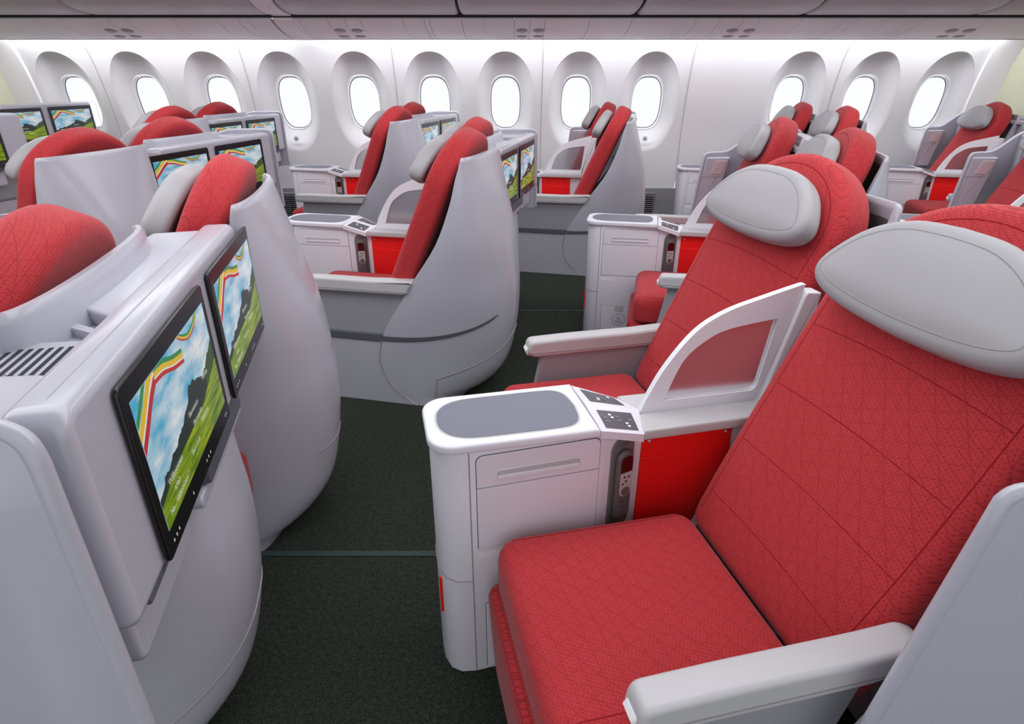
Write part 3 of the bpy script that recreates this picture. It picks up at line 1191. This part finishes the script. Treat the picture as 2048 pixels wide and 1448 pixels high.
# ------------------------------------------------------------------ console between the two seats of a pair (module frame)
def make_console():
    root = empty('seat_console')
    # body
    half = [(-0.588, 0.0), (-0.586, 0.045), (-0.572, 0.082), (-0.545, 0.102), (-0.505, 0.108), (-0.17, 0.091), (-0.155, 0.089), (-0.052, 0.058), (-0.035, 0.055), (0.40, 0.055)]
    P = [(x, -y) for x, y in half[1:]] + [(x, y) for x, y in half[::-1]]
    v, f = slab(P, 0.755, 0.003, ne=2)
    # cut the top behind the tray lower
    v = [(p[0], p[1], min(p[2], max(0.702, 0.744 - (p[0] + 0.184) * 0.33)) if p[0] > -0.16 else p[2]) for p in v]
    body = mesh('console_body', v, f, 'white', root)
    # vertical and horizontal joint lines
    for s in (-1, 1):
        mesh('body_joint', *tube([(-0.505, s * 0.1083, z) for z in (0.004, 0.3, 0.75)], 0.0016, 5), 'lens', body)
        mesh('body_joint', *tube([(-0.505, s * 0.1083, 0.345), (-0.547, s * 0.102, 0.345), (-0.573, s * 0.082, 0.348), (-0.587, s * 0.045, 0.35), (-0.589, 0, 0.35)], 0.0016, 5), 'lens', body)
    v, f = yz_slab(rr(-0.058, -0.048, 0.20, 0.322, 0.004), -0.5895, -0.583, 0.002)
    tab_ = mesh('life_vest_tab', v, f, 'pocket', root)
    # tray top
    P = rr(-0.597, -0.186, -0.122, 0.122, (0.062, 0.004, 0.004, 0.062), 8)
    v, f = slab(P, 0.024, 0.007, z0=0.752)
    tt = mesh('tray_top', v, f, 'white', root)
    Q = spline([(-0.566, 0.0), (-0.562, 0.035), (-0.545, 0.066), (-0.515, 0.086), (-0.47, 0.094), (-0.38, 0.095), (-0.29, 0.095), (-0.245, 0.088), (-0.222, 0.06), (-0.214, 0.0)], 4)
    Q = Q + [(x, -y) for x, y in Q[::-1]][1:-1]
    if area2(Q) < 0:
        Q = Q[::-1]
    v, f = slab(inset(Q, -0.005), 0.002, 0.0008, z0=0.7746, ne=2)
    mesh('tray_rim', v, f, 'arm', tt)
    v, f = slab(Q, 0.002, 0.0006, z0=0.7756, ne=2)
    mesh('tray_inlay', v, f, 'inlay', tt)
    # control wedge, a low roof sloping to both seats
    wd = empty('control_wedge')
    wd.parent = root
    for s in (-1, 1):
        A, B, C, D = Vector((-0.184, s * 0.121, 0.770)), Vector((-0.058, s * 0.097, 0.728)), Vector((-0.034, 0, 0.743)), Vector((-0.184, 0, 0.777))
        q = lambda a, b: (A * (1 - a) + B * a) * (1 - b) + (D * (1 - a) + C * a) * b
        nrm = ((B - A).cross(D - A)).normalized()
        if nrm.z < 0:
            nrm = -nrm

        def patch(a0, a1, b0, b1, lift, name, mat, par, n=6, skew=0.0):
            V = [tuple(q(a0 + (a1 - a0) * i / n - skew * j / n * i / n, b0 + (b1 - b0) * j / n) + nrm * lift) for i in range(n + 1) for j in range(n + 1)]
            F = [[i * (n + 1) + j, (i + 1) * (n + 1) + j, (i + 1) * (n + 1) + j + 1, i * (n + 1) + j + 1] for i in range(n) for j in range(n)]
            return V, F
        V, F = patch(0, 1, 0, 1, 0, '', '', None)
        k = len(V)
        V += [(-0.184, s * 0.121, 0.750), (-0.058, s * 0.097, 0.706), (-0.034, 0, 0.706), (-0.184, 0, 0.750)]
        n1 = 7
        edge_b0 = [i * n1 for i in range(n1)]
        edge_a1 = [(n1 - 1) * n1 + j for j in range(n1)]
        F.append(edge_b0 + [k + 1, k])
        F.append(edge_a1 + [k + 2, k + 1])
        F.append([j for j in range(n1)] + [k + 3, k])
        mesh('wedge_half', V, F, 'white', wd, angle=25)
        V, F = patch(0.15, 0.88, 0.13, 0.80, 0.0012, '', '', None, skew=0.06)
        cp = mesh('control_panel', V, F, 'panel', wd)
        for (a, b, mt) in ((0.36, 0.64, 'icon'), (0.39, 0.54, 'icon'), (0.66, 0.36, 'icon'), (0.69, 0.26, 'icon'), (0.24, 0.52, 'iconlo'), (0.26, 0.38, 'iconlo'), (0.5, 0.58, 'iconlo'), (0.52, 0.44, 'iconlo'), (0.74, 0.5, 'iconlo')):
            kx, ky = (0.034, 0.036) if mt == 'icon' else (0.05, 0.045)
            V = [tuple(q(a + kx * cos(2 * pi * i / 12), b + ky * sin(2 * pi * i / 12)) + nrm * 0.0020) for i in range(12)]
            mesh('button', V, [list(range(12))], mt, wd, smooth=False)
    # armrest rail behind the wedge
    for s in (-1, 1):
        P = [(-0.05, 0.011), (-0.056, 0.095), (0.40, 0.088), (0.40, 0.011)]
        P = [(x, s * y) for x, y in P]
        if area2(P) < 0:
            P = P[::-1]
        v, f = slab(rounded(P, 0.004), 0.03, 0.007, z0=0.707)
        mesh('armrest_rail', v, f, 'arm', root)
    v, f = box(-0.03, 0.40, -0.012, 0.012, 0.705, 0.733, 0.002)
    mesh('divider_slot', v, f, 'divider', root)
    # drawer, flap and lower door on both faces
    ang = atan((0.108 - 0.091) / (0.505 - 0.17))
    for s in (-1, 1):
        yw = lambda x: s * (0.108 - (x + 0.505) * (0.017 / 0.335))

        def face_plate(name, x0, x1, z0, z1, r, mat, proud, parent, depth=0.006):
            P = rr(x0, x1, z0, z1, r, 5)
            V, F = slab(P, depth, 0.0015, ne=2)
            V = [(p[0], yw(p[0]) + s * (p[2] - depth + proud), p[1]) for p in V]
            return mesh(name, V, F, mat, parent)
        face_plate('drawer_gap', -0.490, -0.170, 0.452, 0.734, (0.003, 0.003, 0.018, 0.018), 'gap', 0.0008, root, 0.003)
        d = face_plate('drawer', -0.4882, -0.1718, 0.641, 0.7322, (0.001, 0.001, 0.017, 0.017), 'white', 0.0034, root)
        face_plate('handle_rim', -0.442, -0.222, 0.656, 0.688, 0.008, 'white', 0.0044, d, 0.003)
        face_plate('handle_recess', -0.439, -0.225, 0.659, 0.685, 0.007, 'arm', 0.0047, d, 0.002)
        V, F = slab(rr(-0.438, -0.226, 0.6585, 0.672, 0.005), 0.005, 0.002, ne=3)
        mesh('handle_lip', [(p[0], yw(p[0]) + s * (p[2] + 0.003), p[1]) for p in V], F, 'white', d)
        face_plate('flap_door', -0.4882, -0.1718, 0.4535, 0.639, 0.001, 'white', 0.0034, root)
        face_plate('placard', -0.488, -0.40, 0.415, 0.436, 0.001, 'icon', 0.0008, root, 0.002)
        face_plate('door_gap', -0.474, -0.12, 0.012, 0.259, 0.002, 'gap', 0.0008, root, 0.003)
        dr = face_plate('lower_door', -0.472, -0.122, 0.014, 0.257, 0.001, 'white', 0.0030, root)
        face_plate('latch', -0.392, -0.338, 0.222, 0.257, 0.002, 'arm', 0.0042, dr, 0.003)
        cx, cz = -0.364, 0.17
        for rad, mt, pr in ((0.040, 'lens', 0.0036), (0.036, 'white', 0.0042)):
            P = [(cx + rad * cos(2 * pi * i / 28), cz + rad * sin(2 * pi * i / 28)) for i in range(28)]
            V, F = slab(P, 0.003, 0.001, ne=2)
            mesh('emblem_ring', [(p[0], yw(p[0]) + s * (p[2] - 0.003 + pr), p[1]) for p in V], F, mt, dr)
        for zz_, hw_ in ((0.162, 0.024), (0.152, 0.019), (0.185, 0.011), (0.175, 0.014)):
            face_plate('emblem_bar', cx - hw_, cx + hw_, zz_ - 0.0028, zz_ + 0.0028, 0.0015, 'lens', 0.0050, dr, 0.003)
        # literature pocket
        V, F = xz_slab(rounded([(-0.044, 0.36), (-0.044, 0.706), (0.215, 0.706), (0.215, 0.36)], 0.003), 0.0, 0.006, 0.002)
        mesh('literature_pocket', [(p[0], s * (0.0545 + p[1]), p[2]) for p in V], F, 'pocket', root)
        pk = mesh('pocket_pouch', *(lambda q: ([(p[0], s * (0.0585 + p[1] * 1.0), p[2]) for p in q[0]], q[1]))(xz_slab(rounded([(-0.043, 0.36), (-0.043, 0.634), (0.086, 0.628), (0.214, 0.634), (0.214, 0.36)], 0.003), 0.0, 0.006, 0.002)), 'pocket', root)
        for bx_ in (-0.024, 0.196):
            V, F = slab([(0.0052 * cos(2 * pi * i / 14), 0.0052 * sin(2 * pi * i / 14)) for i in range(14)], 0.004, 0.0018, 0.001)
            mesh('snap_button', [(bx_ + p[0], s * (0.0595 + p[2]), 0.682 + p[1]) for p in V], F, 'stud', root)
        # handset cradle on the chamfer
        cradle(root, s)
    # arched privacy divider
    out = spline([(-0.036, 0.731), (-0.012, 0.79), (0.03, 0.87), (0.099, 0.957), (0.178, 1.004), (0.278, 1.034), (0.388, 1.063)], 6) + [(0.374, 1.0), (0.335, 0.85), (0.303, 0.728)]
    hole = spline([(0.030, 0.766), (0.073, 0.876), (0.128, 0.928), (0.192, 0.956), (0.328, 0.974)], 6) + [(0.315, 0.87), (0.304, 0.785), (0.298, 0.772), (0.288, 0.766)]
    dv = empty('privacy_divider')
    dv.parent = root
    n = 96

    def resample(P, n):
        P = P + [P[0]]
        L = [0]
        for a, b in zip(P, P[1:]):
            L.append(L[-1] + sqrt((a[0] - b[0]) ** 2 + (a[1] - b[1]) ** 2))
        out_ = []
        k = 0
        for i in range(n):
            d = L[-1] * i / n
            while L[k + 1] < d:
                k += 1
            t = (d - L[k]) / (L[k + 1] - L[k])
            out_.append((P[k][0] + (P[k + 1][0] - P[k][0]) * t, P[k][1] + (P[k + 1][1] - P[k][1]) * t))
        return out_
    O, Hh = resample(out, n), resample(hole, n)
    # match outer points to hole points by direction from the hole's centre
    cx, cz = 0.2, 0.85
    ang_ = lambda p: atan2(p[1] - cz, p[0] - cx)
    O.sort(key=ang_)
    Hh.sort(key=ang_)
    V = []
    for y, ins in ((-0.008, 0.003), (-0.0105, 0.0), (0.0105, 0.0), (0.008, 0.003)):
        pass
    rings = [(O, -0.009), (O, 0.009), (Hh, 0.009), (Hh, -0.009)]
    for P, y in rings:
        V += [(p[0], y, p[1]) for p in P]
    F = []
    for k in range(4):
        k2 = (k + 1) % 4
        for i in range(n):
            j = (i + 1) % n
            F.append([k * n + i, k * n + j, k2 * n + j, k2 * n + i])
    mesh('divider_frame', V, F, 'divider', dv, angle=30)
    V, F = xz_slab([(p[0] + (p[0] - cx) * 0.01, p[1] + (p[1] - cz) * 0.01) for p in hole], -0.003, 0.003, 0.0, ne=1)
    mesh('frosted_pane', V, F, 'frost', dv, smooth=False)
    V, F = xz_slab(rounded([(0.312, 0.728), (0.382, 1.03), (0.388, 1.044), (0.43, 1.04), (0.40, 0.728)], 0.005), -0.022, 0.022, 0.004)
    mesh('divider_post', V, F, 'divider', dv)
    return root


CH_O = (-0.1035, 0.0735)
CH_T = Vector((0.103, -0.031)).normalized()


def chamfer_map(s, a, z, d):
    """point on the console's chamfer: a along it, z up, d outward"""
    t = CH_T
    nx, ny = -t.y, t.x            # outward for s=+1: +y side
    if ny < 0:
        nx, ny = -nx, -ny
    return (CH_O[0] + a * t.x + d * nx, s * (CH_O[1] + a * t.y + d * ny), z)


def capsule(w, z0, z1, n=10):
    P = [(w / 2 * cos(pi + pi * i / n), z0 + w / 2 * 0.7 + w / 2 * 0.7 * sin(pi + pi * i / n)) for i in range(n + 1)]
    P += [(w / 2 * cos(pi * i / n), z1 - w / 2 + w / 2 * sin(pi * i / n)) for i in range(n + 1)]
    return P


def on_chamfer(name, s, P, T, d0, mat, parent, re=0.004, crown=0.0):
    V, F = slab(P, T, re, crown, ne=3)
    return mesh(name, [chamfer_map(s, p[0], p[1], d0 + p[2]) for p in V], F, mat, parent)


def cradle(root, s):
    on_chamfer('handset_cradle', s, capsule(0.074, 0.425, 0.715), 0.006, -0.001, 'cradle', root, 0.003)
    on_chamfer('cradle_release', s, rr(-0.014, 0.014, 0.690, 0.698, 0.003), 0.004, 0.003, 'remote', root, 0.001)


def make_handset():
    root = empty('handset_remote')
    s = -1
    on_chamfer('handset_body', s, capsule(0.052, 0.462, 0.682), 0.017, 0.0052, 'remote', root, 0.008, 0.002)
    on_chamfer('handset_screen', s, rr(-0.018, 0.018, 0.620, 0.668, (0.002, 0.002, 0.014, 0.014)), 0.0015, 0.0235, 'lcd', root, 0.0005)
    on_chamfer('handset_keypad', s, rr(-0.019, 0.019, 0.545, 0.618, (0.016, 0.016, 0.002, 0.002)), 0.0015, 0.0235, 'keypad', root, 0.0005)
    on_chamfer('handset_dial', s, [(0.0135 * cos(2 * pi * i / 18), 0.561 + 0.0135 * sin(2 * pi * i / 18)) for i in range(18)], 0.0025, 0.0245, 'remote', root, 0.001)
    for a, z in ((-0.006, 0.606), (0.008, 0.604), (0, 0.592), (-0.01, 0.585)):
        on_chamfer('handset_key', s, rr(a - 0.003, a + 0.003, z - 0.0025, z + 0.0025, 0.001), 0.0015, 0.0248, 'dark', root, 0.0004)
    for a, z in ((-0.01, 0.53), (0.0, 0.525), (0.01, 0.53), (-0.005, 0.51), (0.006, 0.508)):
        on_chamfer('handset_key', s, rr(a - 0.003, a + 0.003, z - 0.0015, z + 0.0015, 0.001), 0.0012, 0.024, 'dark', root, 0.0004)
    return root


# ------------------------------------------------------------------ monitor unit behind the far (wing) seat of a pair (module frame, sy mirrors)
SCR_W, SCR_Z0, SCR_Z1 = 0.464, 0.865, 1.166
PIC = (0.024, 0.024, 0.044, 0.032)    # bezel left, right, bottom, top


def display_data():
    """the picture: sky, hills, field, ribbon; x right 0..1, y up 0..1"""
    V, F, mids, uvs = [], [], [], []
    W_, H_ = SCR_W - PIC[0] - PIC[1], (SCR_Z1 - SCR_Z0) - PIC[2] - PIC[3]

    def poly(P, mi, lay):
        P = [(min(max(x, 0), 1), min(max(y, 0), 1)) for x, y in P]
        b = len(V)
        for x, y in P:
            V.append((lay * 0.00025, (x - 0.5) * W_, PIC[2] + y * H_))
            uvs.append((x, y))
        F.append(list(range(b, b + len(P))))
        mids.append(mi)
    poly([(0, 0), (1, 0), (1, 1), (0, 1)], 0, 0)
    rnd = random.Random(3)
    ridge = [(0.0, 0.25), (0.06, 0.27), (0.1, 0.33), (0.15, 0.31), (0.21, 0.36), (0.27, 0.35), (0.33, 0.40), (0.40, 0.41), (0.44, 0.46), (0.50, 0.48), (0.535, 0.56), (0.56, 0.60), (0.585, 0.57), (0.62, 0.585), (0.66, 0.545), (0.71, 0.53), (0.76, 0.49), (0.83, 0.52), (0.88, 0.58), (0.93, 0.60), (1.0, 0.66)]
    fine = []
    for a, b in zip(ridge, ridge[1:]):
        for k in range(4):
            t = k / 4
            fine.append((a[0] + (b[0] - a[0]) * t, a[1] + (b[1] - a[1]) * t + rnd.uniform(-0.008, 0.008)))
    fine.append(ridge[-1])
    for a, b in zip(fine, fine[1:]):
        poly([(a[0], 0.1), (b[0], 0.1), b, a], 1 if (a[0] < 0.78) else 2, 1)
    ft = lambda x: 0.19 + 0.14 * x + 0.12 * x * x + 0.03 * sin(7 * x)
    N = 24
    for i in range(N):
        a, b = i / N, (i + 1) / N
        poly([(a, 0), (b, 0), (b, ft(b)), (a, ft(a))], 3, 2)

    def band(pts, w0, w1, mi, lay):
        S = spline(pts, 8)
        for i in range(len(S) - 1):
            p, q = S[i], S[i + 1]
            poly([(p[0], p[1] + w0), (q[0], q[1] + w0), (q[0], q[1] + w1), (p[0], p[1] + w1)], mi, lay)
    up = [(0.0, 0.60), (0.09, 0.72), (0.18, 0.84), (0.27, 0.93)]
    band(up, 0.0, 0.07, 4, 3)
    band(up, 0.075, 0.10, 7, 3)
    band(up, 0.10, 0.175, 5, 3)
    band(up, 0.19, 0.25, 6, 3)
    dn = [(0.24, 0.905), (0.34, 0.885), (0.46, 0.82), (0.58, 0.78)]
    band(dn, 0.0, 0.032, 4, 4)
    band(dn, 0.032, 0.045, 7, 4)
    band(dn, 0.045, 0.085, 5, 4)
    band(dn, 0.085, 0.12, 6, 4)
    rt = [(0.56, 0.99), (0.62, 0.93), (0.70, 0.885), (0.78, 0.90), (0.86, 0.96)]
    band(rt, 0.0, 0.014, 4, 4)
    band(rt, 0.014, 0.034, 5, 4)
    band(rt, 0.034, 0.055, 6, 4)
    me = bpy.data.meshes.new('display')
    me.from_pydata(V, [], F)
    for p, i in zip(me.polygons, mids):
        p.material_index = i
    ul = me.uv_layers.new(name='UVMap')
    for lp in me.loops:
        ul.data[lp.index].uv = uvs[lp.vertex_index]
    bm = bmesh.new()
    bm.from_mesh(me)
    for fc in bm.faces:
        if fc.normal.x < 0:
            fc.normal_flip()
    bm.to_mesh(me)
    bm.free()
    for mm in ('sky', 'mount', 'hill', 'field', 'r_red', 'r_yel', 'r_grn', 'r_wht'):
        me.materials.append(M[mm])
    return me, W_, H_


DISP, DW, DH = display_data()


def greetings_data():
    words = [('Bienvenue', 0.10, 0.42, 0.050, 1), ('Willkommen', 0.10, 0.235, 0.052, 0), ('እንኳን', 0.14, 0.14, 0.046, 0), ('Nu... Välkommen !', 0.05, 0.055, 0.050, 0), ('Benvenuto', 0.47, 0.385, 0.048, 0),
             ('Bienvenido', 0.50, 0.285, 0.046, 0), ('Karibu', 0.74, 0.47, 0.05, 0), ('Welcome', 0.60, 0.205, 0.046, 0), ('Bem-vindo', 0.40, 0.125, 0.044, 0), ('歡迎光臨', 0.55, 0.62, 0.045, 1), ('Witamy', 0.80, 0.72, 0.036, 1)]
    V, F, mids = [], [], []
    for w, x, y, h, mi in words:
        cu = bpy.data.curves.new('greeting', 'FONT')
        cu.body = w
        cu.size = h * 1.25
        cu.resolution_u = 2
        ob = bpy.data.objects.new('greeting_tmp', cu)
        COL.objects.link(ob)
        bpy.context.view_layer.update()
        dg = bpy.context.evaluated_depsgraph_get()
        me = bpy.data.meshes.new_from_object(ob.evaluated_get(dg))
        b = len(V)
        for q in me.vertices:
            sx = x + q.co.x * 0.56 + q.co.y * 0.1
            V.append((0.0016, (sx - 0.5) * DW, PIC[2] + (y + q.co.y * 1.0) * DH))
        for p in me.polygons:
            F.append([b + i for i in p.vertices])
            mids.append(mi)
        bpy.data.objects.remove(ob)
        bpy.data.curves.remove(cu)
        bpy.data.meshes.remove(me)
    me = bpy.data.meshes.new('greeting_text')
    me.from_pydata(V, [], F)
    for p, i in zip(me.polygons, mids):
        p.material_index = i
    me.materials.append(M['s_txt'])
    me.materials.append(M['s_txt2'])
    return me


GREET = greetings_data()


def add_screen(root, yc, xs, dz=0.0, frame='bezel'):
    P = rr(-SCR_W / 2, SCR_W / 2, 0, SCR_Z1 - SCR_Z0, 0.012, 4)
    V, F = yz_slab(P, 0.006, 0.014, 0.003)
    s = mesh('screen', V, F, frame, root)
    s.location = (xs, yc, SCR_Z0 + dz)
    d = bpy.data.objects.new('display', DISP)
    COL.objects.link(d)
    d.parent = s
    d.location = (0.0142, 0, 0)
    t = bpy.data.objects.new('greeting_text', GREET)
    COL.objects.link(t)
    t.parent = s
    t.location = (0.0142, 0, 0)
    # touch marks along the lower bezel
    V, F = [], []
    for yy in (-0.2, -0.186, -0.172, -0.08, 0.02, 0.035, 0.05, 0.19, 0.2):
        b = len(V)
        c = [(0.0145, yy - 0.0022, 0.017), (0.0145, yy + 0.0022, 0.017), (0.0145, yy + 0.0022, 0.0225), (0.0145, yy - 0.0022, 0.0225)]
        V += c
        F.append([b, b + 1, b + 2, b + 3])
    mesh('touch_marks', V, F, 'icon', s, smooth=False)
    return s


def make_monitor_unit(sy, front=False, yend=0.99, ds=0.0):
    root = empty('monitor_unit')
    dz = 0.115 if front else 0.0
    g = G(sy)
    g.add(*yz_slab(rr(-0.03, yend, 0.855 + dz, 1.196 + dz, (0.02, 0.02, 0.035, 0.03), 6), 0.60 if front else 0.652, 0.728, 0.018, ne=4))
    hs = g.build('housing', 'shell', root)
    # thin joint just behind the front edge of the housing
    g = G(sy)
    g.add(*tube([(0.694, -0.03, 0.92 + dz), (0.694, -0.0305, 1.16 + dz), (0.694, -0.02, 1.186 + dz), (0.694, 0.02, 1.1965 + dz), (0.694, 0.94, 1.1965 + dz), (0.694, 0.978, 1.186 + dz), (0.694, 0.9905, 1.16 + dz), (0.694, 0.9905, 0.9 + dz)], 0.0012, 5))
    g.build('housing_joint', 'arm', hs)
    for c in (0.1135, 0.641):
        add_screen(root, sy * (c + ds), 0.7245, dz, 'dark' if front else 'bezel')
    # tray-table slot and carrier under the screens
    g = G(sy)
    g.add(*yz_slab(rr(0.25, 0.58, 0.80 + dz, 0.857 + dz, 0.012), 0.60, 0.722, 0.004))
    g.add(*yz_slab(rr(0.68, 0.93, 0.842 + dz, 0.860 + dz, 0.006), 0.60, 0.722, 0.003))
    g.build('table_slot', 'band', root)
    g = G(sy)
    g.add(*yz_slab(rr(0.66, 0.945, 0.742 + dz, 0.858 + dz, 0.02), 0.56, 0.695, 0.008))
    g.build('table_carrier', 'shell', root)
    g = G(sy)
    g.add(*yz_slab(rr(0.22, 0.62, 0.77 + dz, 0.80 + dz, 0.012), 0.60, 0.712, 0.006))
    g.build('table_ledge', 'shell', root)
    if front:
        g = G(sy)
        g.add(*yz_slab(rr(-0.03, yend, 0.0, 0.80, 0.03), 0.30, 0.60, 0.01))
        g.build('lower_cabinet', 'shell', root)
        g = G(sy)
        g.add(*yz_slab(rr(-0.03, yend, 0.74, 1.305, (0.02, 0.02, 0.05, 0.04), 6), 0.42, 0.61, 0.02))
        g.build('back_housing', 'grey', root)  # darker than the shell plastic: unlit shade put into the colour
        return root
    # shelf between the shell rim and the screen ledge
    g = G(sy)
    g.add(*slab([(0.56, -0.02), (0.665, -0.02), (0.665, 0.975), (0.40, 0.975), (0.40, 0.62), (0.50, 0.50), (0.56, 0.35)], 0.257, 0.004, z0=0.895))
    g.build('shelf_deck', 'shell', root)
    g = G(sy)
    g.add(*slab(rounded([(0.50, 0.45), (0.535, -0.01), (0.658, -0.02), (0.658, 0.62), (0.50, 0.48)], 0.008), 0.03, 0.006, z0=1.150))
    g.build('shelf_plate', 'shell', root)
    g = G(sy)
    g.add(*slab([(0.47, 0.498), (0.655, 0.652), (0.655, 0.670), (0.45, 0.515)], 0.022, 0.003, z0=1.146))
    g.build('shelf_step', 'shell', root)
    g = G(sy)
    g.add(*slab(rounded([(0.40, 0.655), (0.657, 0.685), (0.657, 0.86), (0.40, 0.83)], 0.006), 0.022, 0.004, z0=1.146))
    vp = g.build('vent_panel', 'shell', root)
    for i in range(14):
        x = 0.455 + i * 0.0138
        g = G(sy)
        g.add(*slab(rr(x, x + 0.0064, 0.70 + 0.05 * (x - 0.5), 0.80 + 0.05 * (x - 0.5), 0.003), 0.003, 0.0, z0=1.1656, ne=1))
        g.build('vent_slot', 'gap', vp)
    g = G(sy)
    g.add(*slab(rounded([(0.38, 0.80), (0.657, 0.835), (0.67, 0.985), (0.42, 0.985)], 0.02), 0.29, 0.012, z0=0.895))
    g.build('end_cap', 'shell', root)
    # red foot cushion in the footwell under the screens
    g = G(sy)
    g.add(*box(0.42, 0.62, -0.10, 0.05, 0.30, 0.47, 0.03, 4))
    g.build('foot_cushion', 'redside', root)
    return root


# ------------------------------------------------------------------ prototypes, then every row
PROTO = {
    'seat_near_I': make_seat(-1, False), 'seat_far_I': make_seat(1, False), 'seat_near_W': make_seat(-1, True), 'seat_far_W': make_seat(1, True),
    'shell_I_near': make_shell(-1, False), 'shell_I_far': make_shell(1, False),
    'shell_W_near': make_shell(-1, True), 'shell_W_far': make_shell(1, True),
    'console': make_console(), 'handset': make_handset(),
    'mon_far': make_monitor_unit(1), 'mon_near': make_monitor_unit(-1), 'mon_front_EF': make_monitor_unit(1, True, 0.90), 'mon_front_CD': make_monitor_unit(1, True, 1.155, 0.10),
}
index_kids()
used = set()


def put(key, kind, r, du, dw, label, cat, group):
    o = PROTO[key]
    if key in used:
        o = copy_tree(o)
    used.add(key)
    X, Y = {'AB': (0.3788, 1.338), 'CD': (1.0275, 3.455), 'EF': (3.9195, 5.685)}[kind]
    a = PHI if kind == 'AB' else -PHI
    X -= 1.8 * r
    w = dw + 0.05
    o.location = (X + du * cos(a) - w * sin(a), Y + du * sin(a) + w * cos(a), 0)
    o.rotation_euler = (0, 0, a)
    tag(o, label, cat, group)
    return o


ROWS = {'AB': {0: 'the large foreground pair at right', 1: 'the foreground pair at left'},
        'CD': {-1: 'the middle pair at right edge', 0: 'the middle pair right of centre', 1: 'the middle pair at the picture centre', 2: 'the middle pair at left'},
        'EF': {0: 'the window pair farthest right', 1: 'the window pair second from right', 2: 'the window pair at centre', 3: 'the window pair left of centre', 4: 'the window pair farthest left'}}
for kind, rows in ROWS.items():
    for r, ph in rows.items():
        mir = kind == 'AB'
        for near in (True, False):
            if kind == 'CD' and r == -1 and near:
                continue
            wing = near if mir else not near
            du = SHIFT_W if wing else 0.0
            dw = -0.4 if near else 0.4
            who = 'nearer' if near else 'farther'
            put('seat_%s_%s' % ('near' if near else 'far', 'W' if wing else 'I'), kind, r, du, dw, 'red fabric seat with pale headrest, %s one of %s' % (who, ph), 'seat', 'red business seats')
            put('shell_%s_%s' % ('W' if wing else 'I', 'near' if near else 'far'), kind, r, du, dw,
                ('pale grey winged shell' if wing else 'pale grey rounded shell') + ' behind the %s seat of %s' % (who, ph), 'seat shell', 'moulded seat shells')
        put('console', kind, r, 0, 0, 'white console with tray, drawer and arched divider in %s' % ph, 'console', 'consoles between seats')
        put('handset', kind, r, 0, 0, 'grey handset docked on the console of %s' % ph, 'remote', 'handsets on consoles')
        put('mon_near' if mir else 'mon_far', kind, r, 0, 0, 'twin-screen monitor unit on the back of %s' % ph, 'monitor', 'twin-screen units on seat backs')
put('mon_front_EF', 'EF', 5, 0, 0, 'tall twin-screen front unit by the leftmost window', 'monitor', 'front monitor units')
put('mon_front_CD', 'CD', 3, 0, 0, 'tall front unit, its shade put into the grey, cut by the left frame edge', 'monitor', 'front monitor units')
